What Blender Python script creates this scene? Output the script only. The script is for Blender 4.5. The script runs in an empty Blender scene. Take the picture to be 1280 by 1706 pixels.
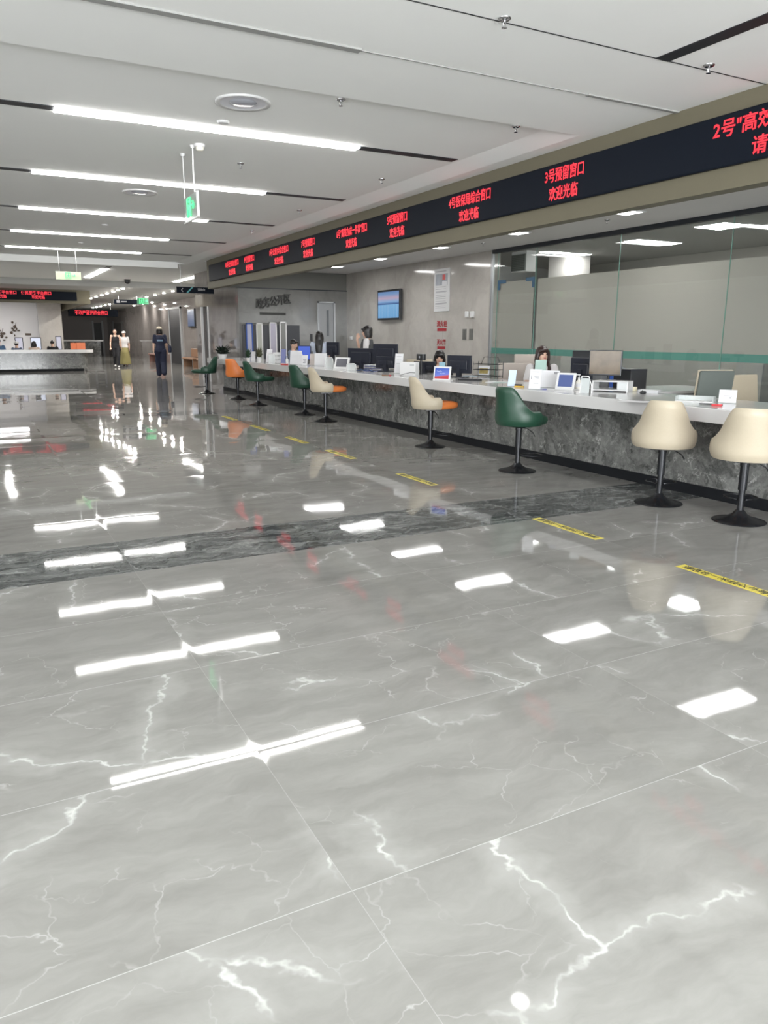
import bpy, bmesh, math, random
from mathutils import Vector, Matrix
random.seed(7)
PI = math.pi
S = bpy.context.scene
C = S.collection

# ------------------------------------------------------------------ camera
IMW, IMH, FPX = 1280.0, 1706.0, 1268.0
YAW, PITCH, ROLL = math.radians(27.784), math.radians(12.993), math.radians(0.295)
CAM = Vector((0, 0, 1.45))
_f = Vector((math.sin(YAW)*math.cos(PITCH), math.cos(YAW)*math.cos(PITCH), -math.sin(PITCH)))
_r = Vector((math.cos(YAW), -math.sin(YAW), 0)); _u = _r.cross(_f)
RT = _r*math.cos(ROLL) + _u*math.sin(ROLL); UP = -_r*math.sin(ROLL) + _u*math.cos(ROLL); FW = _f
cd = bpy.data.cameras.new('camera'); cam = bpy.data.objects.new('camera', cd); C.objects.link(cam)
cd.sensor_fit = 'VERTICAL'; cd.sensor_height = 36.0; cd.sensor_width = 36.0*IMW/IMH; cd.lens = 36.0*FPX/IMH
cd.clip_start = 0.05; cd.clip_end = 300
m4 = Matrix((RT, UP, -FW)).transposed().to_4x4(); m4.translation = CAM
cam.matrix_world = m4
S.camera = cam

# ------------------------------------------------------------------ light and exposure
S.view_settings.view_transform = 'Standard'; S.view_settings.look = 'None'
S.view_settings.gamma = 1.0; S.view_settings.exposure = 1.52; S.view_settings.use_curve_mapping = False
S.cycles.use_denoising = True
S.cycles.max_bounces = 8; S.cycles.diffuse_bounces = 4; S.cycles.glossy_bounces = 4; S.cycles.transparent_max_bounces = 12
S.cycles.sample_clamp_indirect = 6.0
STRIP_E, PANEL_E, SPOT_E, LED_E = 12.0, 11.0, 420.0, 1.0
W = bpy.data.worlds.new('world'); S.world = W; W.use_nodes = True
W.node_tree.nodes['Background'].inputs[0].default_value = (0.85, 0.93, 1.0, 1); W.node_tree.nodes['Background'].inputs[1].default_value = 0.25
def area(name, loc, rot, sx, sy, power, col=(1, 1, 1)):
    l = bpy.data.lights.new(name, 'AREA'); l.shape = 'RECTANGLE'; l.size = sx; l.size_y = sy; l.energy = power; l.color = col
    o = bpy.data.objects.new(name, l); C.objects.link(o); o.location = loc; o.rotation_euler = rot; return o
# daylight through the glazed entrance front behind the photographer and the tall windows on the left
area('entrance_daylight', (0.5, -5.3, 1.9), (math.radians(116), 0, 0), 9.5, 2.8, 640, (0.95, 0.98, 1.0))
area('side_window_daylight', (-6.8, 1.0, 1.9), (math.radians(90), 0, math.radians(-90)), 9, 2.6, 150, (0.95, 0.98, 1.0))

# ------------------------------------------------------------------ pixel -> point on a known surface of the place
def ray(px, py): return RT*(px-IMW/2) + UP*(IMH/2-py) + FW*FPX
def on_z(px, py, z=0.0): d = ray(px, py); return CAM + d*((z-CAM.z)/d.z)
def on_x(px, py, x): d = ray(px, py); return CAM + d*(x/d.x)
def on_y(px, py, y): d = ray(px, py); return CAM + d*(y/d.y)
def depth(P): return (P-CAM).dot(FW)

# ------------------------------------------------------------------ materials
MATS = {}
def mat(name, col, rough=0.5, metal=0.0, spec=0.5, emit=0.0, ecol=None, coat=0.0, noise=0.0, nscale=20.0, alpha=1.0, trans=0.0):
    if name in MATS: return MATS[name]
    m = bpy.data.materials.new(name); m.use_nodes = True; nt = m.node_tree; b = nt.nodes['Principled BSDF']
    c4 = (*col, 1)
    b.inputs['Base Color'].default_value = c4; b.inputs['Roughness'].default_value = rough; b.inputs['Metallic'].default_value = metal
    b.inputs['Specular IOR Level'].default_value = spec; b.inputs['Coat Weight'].default_value = coat; b.inputs['Coat Roughness'].default_value = 0.05
    b.inputs['Alpha'].default_value = alpha
    b.inputs['Transmission Weight'].default_value = trans
    if emit: b.inputs['Emission Color'].default_value = (*(ecol or col), 1); b.inputs['Emission Strength'].default_value = emit
    if noise:
        tc = nt.nodes.new('ShaderNodeTexCoord'); n = nt.nodes.new('ShaderNodeTexNoise'); n.inputs['Scale'].default_value = nscale; n.inputs['Detail'].default_value = 4
        nt.links.new(tc.outputs['Object'], n.inputs['Vector'])
        mx = nt.nodes.new('ShaderNodeMixRGB'); mx.inputs[1].default_value = tuple([max(0, v*(1-noise)) for v in col]+[1]); mx.inputs[2].default_value = tuple([min(1, v*(1+noise)) for v in col]+[1])
        nt.links.new(n.outputs['Fac'], mx.inputs[0]); nt.links.new(mx.outputs[0], b.inputs['Base Color'])
        bp = nt.nodes.new('ShaderNodeBump'); bp.inputs['Strength'].default_value = 0.12; bp.inputs['Distance'].default_value = 0.002
        nt.links.new(n.outputs['Fac'], bp.inputs['Height']); nt.links.new(bp.outputs[0], b.inputs['Normal'])
    MATS[name] = m; return m

class NT:
    def __init__(s, name):
        s.m = bpy.data.materials.new(name); s.m.use_nodes = True; s.t = s.m.node_tree; s.b = s.t.nodes['Principled BSDF']; s.out = s.t.nodes['Material Output']
    def n(s, typ, **kw):
        nd = s.t.nodes.new(typ)
        for k, v in kw.items(): setattr(nd, k, v)
        return nd
    def l(s, a, b): s.t.links.new(a, b)
    def put(s, v, sock):
        if hasattr(v, 'is_linked') or hasattr(v, 'links'): s.l(v, sock)
        else: sock.default_value = v
    def math(s, op, a, b=0.0, c=0.0):
        nd = s.n('ShaderNodeMath', operation=op); s.put(a, nd.inputs[0]); s.put(b, nd.inputs[1]); s.put(c, nd.inputs[2]); return nd.outputs[0]
    def vmath(s, op, a, b=(0, 0, 0)):
        nd = s.n('ShaderNodeVectorMath', operation=op); s.put(a, nd.inputs[0]); s.put(b, nd.inputs[1]); return nd.outputs[0]
    def mix(s, f, a, b):
        nd = s.n('ShaderNodeMixRGB'); s.put(f, nd.inputs[0]); s.put(a, nd.inputs[1]); s.put(b, nd.inputs[2]); return nd.outputs[0]
    def ramp(s, f, stops):
        nd = s.n('ShaderNodeValToRGB'); s.l(f, nd.inputs[0]); e = nd.color_ramp.elements
        while len(e) < len(stops): e.new(0.5)
        for q, (p, c) in zip(e, stops): q.position = p; q.color = (c, c, c, 1) if isinstance(c, (int, float)) else (*c, 1)
        return nd.outputs[0]
    def noise(s, v, scale, detail=4, rough=0.5, dist=0.0):
        nd = s.n('ShaderNodeTexNoise'); s.l(v, nd.inputs['Vector']); nd.inputs['Scale'].default_value = scale; nd.inputs['Detail'].default_value = detail
        nd.inputs['Roughness'].default_value = rough; nd.inputs['Distortion'].default_value = dist; return nd.outputs

def floor_material():
    a = NT('polished_grey_marble_tile'); pos = a.n('ShaderNodeNewGeometry').outputs['Position']
    sep = a.n('ShaderNodeSeparateXYZ'); a.l(pos, sep.inputs[0]); x, y = sep.outputs[0], sep.outputs[1]
    u = a.math('DIVIDE', a.math('SUBTRACT', x, 0.75-16), 1.6); v = a.math('DIVIDE', a.math('SUBTRACT', y, 2.39-15.9), 0.795)
    iu, iv = a.math('FLOOR', u), a.math('FLOOR', v)
    fu, fv = a.math('FRACT', u), a.math('FRACT', v)
    du = a.math('MULTIPLY', a.math('MINIMUM', fu, a.math('SUBTRACT', 1.0, fu)), 1.6)
    dv = a.math('MULTIPLY', a.math('MINIMUM', fv, a.math('SUBTRACT', 1.0, fv)), 0.795)
    seam = a.math('MAXIMUM', a.math('LESS_THAN', dv, 0.0015), a.math('MULTIPLY', a.math('LESS_THAN', du, 0.0012), 0.45))
    row = a.math('SUBTRACT', iv, 20.0)
    dark = a.math('MAXIMUM', a.math('COMPARE', row, 3.0, 0.1), a.math('COMPARE', row, 15.0, 0.1))
    tid = a.n('ShaderNodeCombineXYZ'); a.l(iu, tid.inputs[0]); a.l(iv, tid.inputs[1])
    wn = a.n('ShaderNodeTexWhiteNoise'); a.l(tid.outputs[0], wn.inputs['Vector']); rnd = wn.outputs['Color']
    off = a.vmath('MULTIPLY', rnd, (37.0, 23.0, 11.0)); p = a.vmath('ADD', pos, off)
    # warped coordinates
    w1 = a.noise(p, 1.1, 5, 0.6)['Color']; w = a.vmath('MULTIPLY', a.vmath('SUBTRACT', w1, (0.5, 0.5, 0.5)), (0.55, 0.55, 0.0)); pw = a.vmath('ADD', p, w)
    w2 = a.noise(p, 7.0, 3, 0.6)['Color']; pw2 = a.vmath('ADD', pw, a.vmath('MULTIPLY', a.vmath('SUBTRACT', w2, (0.5, 0.5, 0.5)), (0.13, 0.13, 0))); w3 = a.noise(p, 26.0, 2, 0.6)['Color']; pw2 = a.vmath('ADD', pw2, a.vmath('MULTIPLY', a.vmath('SUBTRACT', w3, (0.5, 0.5, 0.5)), (0.035, 0.035, 0)))
    vo = a.n('ShaderNodeTexVoronoi', feature='DISTANCE_TO_EDGE'); a.l(pw2, vo.inputs['Vector']); vo.inputs['Scale'].default_value = 1.05
    v1 = a.ramp(vo.outputs['Distance'], [(0.0, 0.9), (0.004, 0.6), (0.010, 0.0)])
    vo2 = a.n('ShaderNodeTexVoronoi', feature='DISTANCE_TO_EDGE'); a.l(pw2, vo2.inputs['Vector']); vo2.inputs['Scale'].default_value = 3.3
    v2 = a.ramp(vo2.outputs['Distance'], [(0.0, 1.0), (0.012, 0.0)])
    mk = a.ramp(a.noise(p, 1.5, 2)['Fac'], [(0.49, 0.0), (0.56, 1.0)]); mk2 = a.ramp(a.noise(a.vmath('ADD', p, (5, 9, 0)), 1.9, 3)['Fac'], [(0.48, 0.0), (0.60, 1.0)])
    mk3 = a.ramp(a.noise(p, 9.0, 2)['Fac'], [(0.38, 0.1), (0.58, 1.0)])
    vein = a.math('MULTIPLY', a.math('MAXIMUM', a.math('MULTIPLY', v1, mk), a.math('MULTIPLY', a.math('MULTIPLY', v2, mk2), 0.40)), mk3)
    halo = a.math('MULTIPLY', a.math('MULTIPLY', a.ramp(vo.outputs['Distance'], [(0.0, 1.0), (0.10, 0.0)]), mk), 0.22)
    st = a.n('ShaderNodeMapping'); a.l(pw, st.inputs['Vector']); st.inputs['Rotation'].default_value = (0, 0, 0.5); st.inputs['Scale'].default_value = (1.0, 3.4, 1.0)
    cl = a.noise(st.outputs[0], 2.4, 8, 0.62)['Fac']
    base = a.mix(a.ramp(cl, [(0.3, 0.0), (0.72, 1.0)]), (0.212, 0.207, 0.193, 1), (0.283, 0.278, 0.262, 1))
    base = a.mix(halo, base, (0.50, 0.50, 0.48, 1))
    light = a.mix(a.math('MULTIPLY', vein, 0.8), base, (0.62, 0.62, 0.60, 1))
    sd = a.n('ShaderNodeMapping'); a.l(pw2, sd.inputs['Vector']); sd.inputs['Rotation'].default_value = (0, 0, 0.25); sd.inputs['Scale'].default_value = (1.6, 6.0, 1.0)
    dn = a.noise(sd.outputs[0], 2.4, 9, 0.68, 0.8)['Fac']
    dk = a.mix(a.ramp(dn, [(0.40, 0.0), (0.56, 0.4), (0.68, 1.0)]), (0.055, 0.060, 0.060, 1), (0.33, 0.34, 0.33, 1))
    dk = a.mix(a.math('MULTIPLY', vein, 0.4), dk, (0.6, 0.6, 0.6, 1))
    col = a.mix(dark, light, dk)
    sc = a.mix(0.5, (0.42, 0.42, 0.40, 1), (0.62, 0.62, 0.6, 1))
    col = a.mix(a.math('MULTIPLY', seam, 0.55), col, sc)
    a.l(col, a.b.inputs['Base Color'])
    a.b.inputs['Roughness'].default_value = 0.035; a.b.inputs['Specular IOR Level'].default_value = 0.42
    # every tile lies at a slightly different tilt and is faintly wavy
    tilt = a.vmath('MULTIPLY', a.vmath('SUBTRACT', rnd, (0.5, 0.5, 0.5)), (0.008, 0.008, 0.0))
    wav = a.noise(pos, 1.7, 2)['Color']; wv = a.vmath('MULTIPLY', a.vmath('SUBTRACT', wav, (0.5, 0.5, 0.5)), (0.011, 0.011, 0.0))
    wav2 = a.noise(pos, 6.0, 1)['Color']; wv2 = a.vmath('MULTIPLY', a.vmath('SUBTRACT', wav2, (0.5, 0.5, 0.5)), (0.0035, 0.0035, 0.0))
    edge = a.math('MULTIPLY', a.ramp(a.math('MINIMUM', du, dv), [(0.0, 1.0), (0.03, 0.0)]), 0.006)
    sgn = a.math('SIGN', a.math('SUBTRACT', fv, 0.5)); ev = a.n('ShaderNodeCombineXYZ'); a.l(a.math('MULTIPLY', edge, sgn), ev.inputs[1])
    nn = a.vmath('NORMALIZE', a.vmath('ADD', a.vmath('ADD', a.vmath('ADD', a.vmath('ADD', (0, 0, 1), tilt), wv), wv2), ev.outputs[0]))
    a.l(nn, a.b.inputs['Normal'])
    return a.m

def stone(name, c0, c1, cv, rough, scale=1.0, vein=0.0, panel=None, spec=0.5, contrast=(0.35, 0.68)):
    a = NT(name); pos = a.n('ShaderNodeNewGeometry').outputs['Position']
    w1 = a.noise(pos, 0.9*scale, 5, 0.6)['Color']; pw = a.vmath('ADD', pos, a.vmath('MULTIPLY', a.vmath('SUBTRACT', w1, (0.5, 0.5, 0.5)), (1.2, 1.2, 1.2)))
    n1 = a.noise(pw, 1.6*scale, 9, 0.66, 0.6)['Fac']
    col = a.mix(a.ramp(n1, [(contrast[0], 0.0), (contrast[1], 1.0)]), (*c0, 1), (*c1, 1))
    if vein:
        vo = a.n('ShaderNodeTexVoronoi', feature='DISTANCE_TO_EDGE'); a.l(pw, vo.inputs['Vector']); vo.inputs['Scale'].default_value = 1.7*scale
        mk = a.ramp(a.noise(pos, 3*scale, 4)['Fac'], [(0.48, 0.0), (0.65, 1.0)])
        col = a.mix(a.math('MULTIPLY', a.math('MULTIPLY', a.ramp(vo.outputs['Distance'], [(0, 1.0), (0.05, 0.0)]), mk), vein), col, (*cv, 1))
    if panel:   # joints between the stone panels along an axis
        sp = a.n('ShaderNodeSeparateXYZ'); a.l(pos, sp.inputs[0])
        for ax, step in panel:
            fr = a.math('FRACT', a.math('DIVIDE', a.math('ADD', sp.outputs[ax], 20.0), step))
            ln = a.math('LESS_THAN', fr, 0.006/step)
            col = a.mix(a.math('MULTIPLY', ln, 0.5), col, (0.08, 0.08, 0.08, 1))
    a.l(col, a.b.inputs['Base Color']); a.b.inputs['Roughness'].default_value = rough; a.b.inputs['Specular IOR Level'].default_value = spec
    return a.m

def glass_material(name, tint, refl=1.0):
    a = NT(name); a.t.nodes.remove(a.b)
    tr = a.n('ShaderNodeBsdfTransparent'); tr.inputs[0].default_value = (*tint, 1)
    gl = a.n('ShaderNodeBsdfGlossy'); gl.inputs['Roughness'].default_value = 0.01
    fr = a.n('ShaderNodeFresnel'); fr.inputs[0].default_value = 1.5
    mx = a.n('ShaderNodeMixShader'); a.l(a.math('MULTIPLY', a.math('MULTIPLY', fr.outputs[0], refl), a.math('SUBTRACT', 1.0, a.n('ShaderNodeNewGeometry').outputs['Backfacing'])), mx.inputs[0]); a.l(tr.outputs[0], mx.inputs[1]); a.l(gl.outputs[0], mx.inputs[2])
    a.l(mx.outputs[0], a.out.inputs[0]); return a.m
def film_material(name, col, opac):
    a = NT(name); a.t.nodes.remove(a.b)
    tr = a.n('ShaderNodeBsdfTransparent'); tr.inputs[0].default_value = (1, 1, 1, 1)
    df = a.n('ShaderNodeBsdfDiffuse'); df.inputs[0].default_value = (*col, 1)
    tl = a.n('ShaderNodeBsdfTranslucent'); tl.inputs[0].default_value = (*col, 1)
    m1 = a.n('ShaderNodeMixShader'); m1.inputs[0].default_value = 0.45; a.l(df.outputs[0], m1.inputs[1]); a.l(tl.outputs[0], m1.inputs[2])
    mx = a.n('ShaderNodeMixShader'); mx.inputs[0].default_value = opac; a.l(tr.outputs[0], mx.inputs[1]); a.l(m1.outputs[0], mx.inputs[2])
    a.l(mx.outputs[0], a.out.inputs[0]); return a.m
def emis(name, col, e): return mat(name, (0.02, 0.02, 0.02), 0.4, emit=e, ecol=col)

M = dict(
    floor=floor_material(),
    counter=stone('dark_grey_veined_marble', (0.055, 0.057, 0.054), (0.225, 0.227, 0.217), (0.55, 0.55, 0.53), 0.12, 2.6, 0.6, [(1, 1.6)]),
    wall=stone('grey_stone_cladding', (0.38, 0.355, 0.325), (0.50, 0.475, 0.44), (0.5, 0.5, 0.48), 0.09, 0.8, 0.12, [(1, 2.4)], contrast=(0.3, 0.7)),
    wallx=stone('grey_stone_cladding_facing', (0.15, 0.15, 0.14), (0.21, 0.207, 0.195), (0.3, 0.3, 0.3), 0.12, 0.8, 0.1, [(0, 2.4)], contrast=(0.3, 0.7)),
    pink=stone('brownish_stone_cladding', (0.20, 0.182, 0.172), (0.28, 0.257, 0.245), (0.3, 0.3, 0.3), 0.03, 0.7, 0.1, [(1, 2.4)], contrast=(0.3, 0.7)),
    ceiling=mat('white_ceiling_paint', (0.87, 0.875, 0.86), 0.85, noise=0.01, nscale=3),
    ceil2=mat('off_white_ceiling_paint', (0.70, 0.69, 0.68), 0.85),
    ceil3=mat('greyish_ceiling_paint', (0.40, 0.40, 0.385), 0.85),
    white=mat('white_paint', (0.78, 0.77, 0.77), 0.6), bulk=mat('taupe_aluminium_cladding', (0.150, 0.136, 0.094), 0.5, spec=0.25, noise=0.04, nscale=2),
    led=mat('navy_display_face', (0.008, 0.011, 0.018), 0.5, spec=0.08), red=emis('red_led_light', (1.0, 0.02, 0.045), 0.42*LED_E),
    slab=mat('white_quartz_slab', (0.58, 0.575, 0.57), 0.12, noise=0.02, nscale=60), black=mat('black_lacquer', (0.010, 0.011, 0.013), 0.5, spec=0.15),
    blackslot=mat('black_track', (0.008, 0.010, 0.014), 0.5), strip=emis('linear_lamp_diffuser', (1.0, 0.985, 0.95), STRIP_E), panel=emis('panel_lamp_diffuser', (1.0, 0.99, 0.97), PANEL_E),
    spot=emis('spot_lamp_lens', (1.0, 0.96, 0.9), SPOT_E), roomstrip=emis('back_office_lamp_diffuser', (1.0, 0.97, 0.97), 9.0),
    cream=mat('cream_leather', (0.42, 0.365, 0.275), 0.5, noise=0.05, nscale=90), orange=mat('orange_leather', (0.66, 0.19, 0.045), 0.42, noise=0.05, nscale=90),
    green=mat('dark_green_leather', (0.010, 0.048, 0.027), 0.42, noise=0.08, nscale=90), metal=mat('black_painted_steel', (0.02, 0.021, 0.024), 0.25, metal=0.5),
    chrome=mat('chrome', (0.6, 0.6, 0.62), 0.15, metal=1.0), plastic=mat('white_plastic', (0.66, 0.66, 0.66), 0.35), paper=mat('white_paper', (0.70, 0.70, 0.72), 0.8),
    acryl=mat('clear_acrylic', (0.85, 0.9, 0.9), 0.1, alpha=0.35), dplastic=mat('black_plastic', (0.018, 0.019, 0.022), 0.3), dnavy=mat('navy_black_plastic', (0.012, 0.014, 0.024), 0.35),
    glass=glass_material('greenish_glass', (0.94, 0.96, 0.95)), glassedge=mat('green_glass_edge', (0.20, 0.36, 0.30), 0.2), film=film_material('frosted_film', (0.54, 0.51, 0.475), 0.80),
    teal=film_material('teal_film', (0.19, 0.42, 0.37), 0.85), frame=mat('dark_header_profile', (0.02, 0.024, 0.03), 0.4), steel=mat('brushed_steel_profile', (0.42, 0.43, 0.44), 0.3, metal=0.7),
    yellow=mat('yellow_floor_tape', (0.62, 0.52, 0.06), 0.45), ink=mat('black_ink', (0.02, 0.02, 0.02), 0.6), redink=mat('red_vinyl', (0.35, 0.02, 0.03), 0.5),
    screenblue=emis('blue_screen_glow', (0.08, 0.16, 0.75), 0.28), screenlite=emis('pale_screen_glow', (0.75, 0.8, 0.95), 0.32), exitg=emis('green_exit_glow', (0.10, 1.0, 0.35), 0.5),
    exitdark=mat('green_sign_face', (0.05, 0.30, 0.14), 0.3, emit=0.15, ecol=(0.05, 0.6, 0.25)), skin=mat('skin', (0.62, 0.40, 0.30), 0.55), hair=mat('black_hair', (0.012, 0.010, 0.010), 0.4, noise=0.5, nscale=150),
    brownhair=mat('dark_brown_hair', (0.03, 0.014, 0.012), 0.4, noise=0.5, nscale=150), lips=mat('lips', (0.45, 0.13, 0.13), 0.45), eye=mat('dark_eye', (0.015, 0.012, 0.01), 0.2),
    wshirt=mat('white_cotton', (0.62, 0.60, 0.60), 0.85), bshirt=mat('pale_blue_cotton', (0.50, 0.55, 0.66), 0.85), vest=mat('grey_vest_cloth', (0.06, 0.062, 0.065), 0.85), navy=mat('navy_cloth', (0.012, 0.016, 0.040), 0.8),
    blackcloth=mat('black_cloth', (0.012, 0.012, 0.015), 0.85), yelcloth=mat('yellow_green_cloth', (0.24, 0.21, 0.085), 0.85), greyshirt=mat('grey_blue_cotton', (0.16, 0.20, 0.28), 0.85), cap=mat('cream_cap_cloth', (0.62, 0.55, 0.43), 0.85), whitecap=mat('white_cap_cloth', (0.8, 0.78, 0.76), 0.85), denim=mat('blue_cloth', (0.09, 0.17, 0.30), 0.85),
    wood=mat('tan_wood', (0.22, 0.125, 0.075), 0.45, noise=0.15, nscale=12), redseat=mat('red_seat', (0.42, 0.05, 0.05), 0.45), leaf=mat('dark_leaf', (0.018, 0.05, 0.022), 0.5), blkleaf=mat('blackish_leaf', (0.010, 0.018, 0.012), 0.4), olive=mat('brown_green_leaf', (0.07, 0.07, 0.035), 0.6),
    blue=mat('blue_binder', (0.03, 0.09, 0.36), 0.4), violet=mat('blue_violet_folder', (0.20, 0.22, 0.42), 0.4), tealbox=mat('teal_board', (0.03, 0.16, 0.14), 0.4), sagecard=mat('sage_card', (0.36, 0.50, 0.45), 0.6), palebluecard=mat('pale_blue_card', (0.60, 0.72, 0.86), 0.5),
    greychair=mat('grey_green_chair_fabric', (0.10, 0.115, 0.105), 0.8), taupe=mat('taupe_leather', (0.42, 0.37, 0.33), 0.5), doorgrey=mat('grey_door_paint', (0.36, 0.37, 0.38), 0.5), doordark=mat('dark_door_recess', (0.03, 0.032, 0.036), 0.5), note=mat('cream_note_paper', (0.80, 0.74, 0.55), 0.8), cardboard=mat('red_brown_cardboard', (0.36, 0.13, 0.08), 0.7),
    gap=mat('painted_gap_shade', (0.30, 0.30, 0.29), 0.8), letter=mat('dark_metal_letter', (0.035, 0.035, 0.033), 0.35, metal=0.4), diffin=mat('lamp_reflector', (0.75, 0.75, 0.80), 0.25), lens=mat('lamp_glass', (0.35, 0.36, 0.40), 0.15),
)

# ------------------------------------------------------------------ mesh helpers
def obj(name, bm, m, parent=None, smooth=False, loc=None, rotz=0.0):
    me = bpy.data.meshes.new(name); bm.normal_update(); bm.to_mesh(me); bm.free()
    o = bpy.data.objects.new(name, me); C.objects.link(o)
    if m is not None:
        for mm in (m if isinstance(m, (list, tuple)) else [m]): me.materials.append(M[mm] if isinstance(mm, str) else mm)
    if smooth:
        for p in me.polygons: p.use_smooth = True
        if smooth == 'auto':
            for e in me.edges: pass
            try: me.set_sharp_from_angle(angle=math.radians(38))
            except Exception: pass
    if parent: o.parent = parent
    if loc is not None: o.location = loc
    o.rotation_euler.z = rotz
    return o
def tag(o, label=None, cat=None, group=None, kind=None):
    if label: o['label'] = label
    if cat: o['category'] = cat
    if group: o['group'] = group
    if kind: o['kind'] = kind
    return o
def thing(name, label, cat, loc=(0, 0, 0), rotz=0.0, group=None):
    o = bpy.data.objects.new(name, None); C.objects.link(o); o.location = loc; o.rotation_euler = (0, 0, rotz); o.empty_display_size = 0.1
    return tag(o, label, cat, group)
def dup(root, loc=None, rotz=None, label=None, group=None):
    r = root.copy(); C.objects.link(r)
    if loc is not None: r.location = loc
    if rotz is not None: r.rotation_euler.z = rotz
    if label: r['label'] = label
    if group: r['group'] = group
    for ch in list(root.children):
        c = ch.copy(); C.objects.link(c); c.parent = r
        for g in list(ch.children):
            d = g.copy(); C.objects.link(d); d.parent = c
    return r
def box(bm, x0, x1, y0, y1, z0, z1, mi=0, M4=None):
    vs = [bm.verts.new(v) for v in ((x0, y0, z0), (x1, y0, z0), (x1, y1, z0), (x0, y1, z0), (x0, y0, z1), (x1, y0, z1), (x1, y1, z1), (x0, y1, z1))]
    for f in ((3, 2, 1, 0), (4, 5, 6, 7), (0, 1, 5, 4), (1, 2, 6, 5), (2, 3, 7, 6), (3, 0, 4, 7)):
        fc = bm.faces.new([vs[i] for i in f]); fc.material_index = mi
    if M4 is not None: bmesh.ops.transform(bm, matrix=M4, verts=vs)
    return vs
def rbox(bm, x0, x1, y0, y1, z0, z1, r=0.01, seg=2, mi=0, M4=None):
    t = bmesh.new(); box(t, x0, x1, y0, y1, z0, z1, mi)
    bmesh.ops.bevel(t, geom=list(t.edges), offset=r, segments=seg, affect='EDGES', profile=0.5)
    if M4 is not None: t.transform(M4)
    merge(bm, t, mi)
def merge(bm, t, mi=None):
    mp = {v: bm.verts.new(v.co) for v in t.verts}
    for f in t.faces:
        try:
            nf = bm.faces.new([mp[v] for v in f.verts]); nf.material_index = f.material_index if mi is None else mi
        except ValueError: pass
    t.free()
def frame_of(d):
    d = d.normalized(); a = Vector((0, 0, 1)) if abs(d.z) < 0.9 else Vector((1, 0, 0)); x = d.cross(a).normalized(); return x, d.cross(x).normalized()
def tube(bm, p0, p1, r0, r1=None, n=12, caps=True, mi=0):
    p0, p1 = Vector(p0), Vector(p1); r1 = r0 if r1 is None else r1; x, y = frame_of(p1-p0); A = []; B = []
    for i in range(n):
        t = 2*PI*i/n; d = x*math.cos(t)+y*math.sin(t); A.append(bm.verts.new(p0+d*r0)); B.append(bm.verts.new(p1+d*r1))
    for i in range(n): bm.faces.new((A[i], B[i], B[(i+1) % n], A[(i+1) % n])).material_index = mi
    if caps: bm.faces.new(A).material_index = mi; bm.faces.new(B[::-1]).material_index = mi
def path(bm, pts, r, n=8, closed=False):
    k = len(pts); pts = [Vector(p) for p in pts]; rings = []
    for i, p in enumerate(pts):
        d = (pts[(i+1) % k]-pts[i-1]) if closed else (pts[min(i+1, k-1)]-pts[max(i-1, 0)])
        x, y = frame_of(d) if abs(d.normalized().z) < 0.9 else (Vector((1, 0, 0)), Vector((0, 1, 0)))
        rings.append([bm.verts.new(p + x*math.cos(2*PI*j/n)*r + y*math.sin(2*PI*j/n)*r) for j in range(n)])
    for i in range(k if closed else k-1):
        a, b = rings[i], rings[(i+1) % k]
        for j in range(n): bm.faces.new((a[j], b[j], b[(j+1) % n], a[(j+1) % n]))
    if not closed: bm.faces.new(rings[0]); bm.faces.new(rings[-1][::-1])
def lathe(bm, prof, n=32, cx=0, cy=0, mi=0):
    rings = []
    for r, z in prof:
        if r < 1e-5: rings.append([bm.verts.new((cx, cy, z))])
        else: rings.append([bm.verts.new((cx+r*math.cos(2*PI*i/n), cy+r*math.sin(2*PI*i/n), z)) for i in range(n)])
    for a, b in zip(rings, rings[1:]):
        for i in range(n):
            j = (i+1) % n
            if len(a) == 1 and len(b) == 1: continue
            if len(a) == 1: f = (a[0], b[i], b[j])
            elif len(b) == 1: f = (a[i], a[j], b[0])
            else: f = (a[i], a[j], b[j], b[i])
            bm.faces.new(f).material_index = mi
def loft(bm, rings, n=20, cap=True, mi=0):
    """rings: (centre, rx, ry) horizontal ellipses, or (centre, X axis vector, Y axis vector)"""
    R = []
    for c, a, b in rings:
        c = Vector(c); ax = Vector((a, 0, 0)) if isinstance(a, (int, float)) else Vector(a); by = Vector((0, b, 0)) if isinstance(b, (int, float)) else Vector(b)
        R.append([bm.verts.new(c+ax*math.cos(2*PI*i/n)+by*math.sin(2*PI*i/n)) for i in range(n)])
    for a, b in zip(R, R[1:]):
        for i in range(n): bm.faces.new((a[i], a[(i+1) % n], b[(i+1) % n], b[i])).material_index = mi
    if cap: bm.faces.new(R[0][::-1]).material_index = mi; bm.faces.new(R[-1]).material_index = mi
def ball(bm, c, rx, ry=None, rz=None, n=12, M4=None):
    ry = rx if ry is None else ry; rz = rx if rz is None else rz; t = bmesh.new(); bmesh.ops.create_uvsphere(t, u_segments=n*2, v_segments=n, radius=1.0)
    t.transform(Matrix.Diagonal((rx, ry, rz, 1)))
    if M4 is not None: t.transform(M4)
    t.transform(Matrix.Translation(c)); merge(bm, t)
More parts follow.
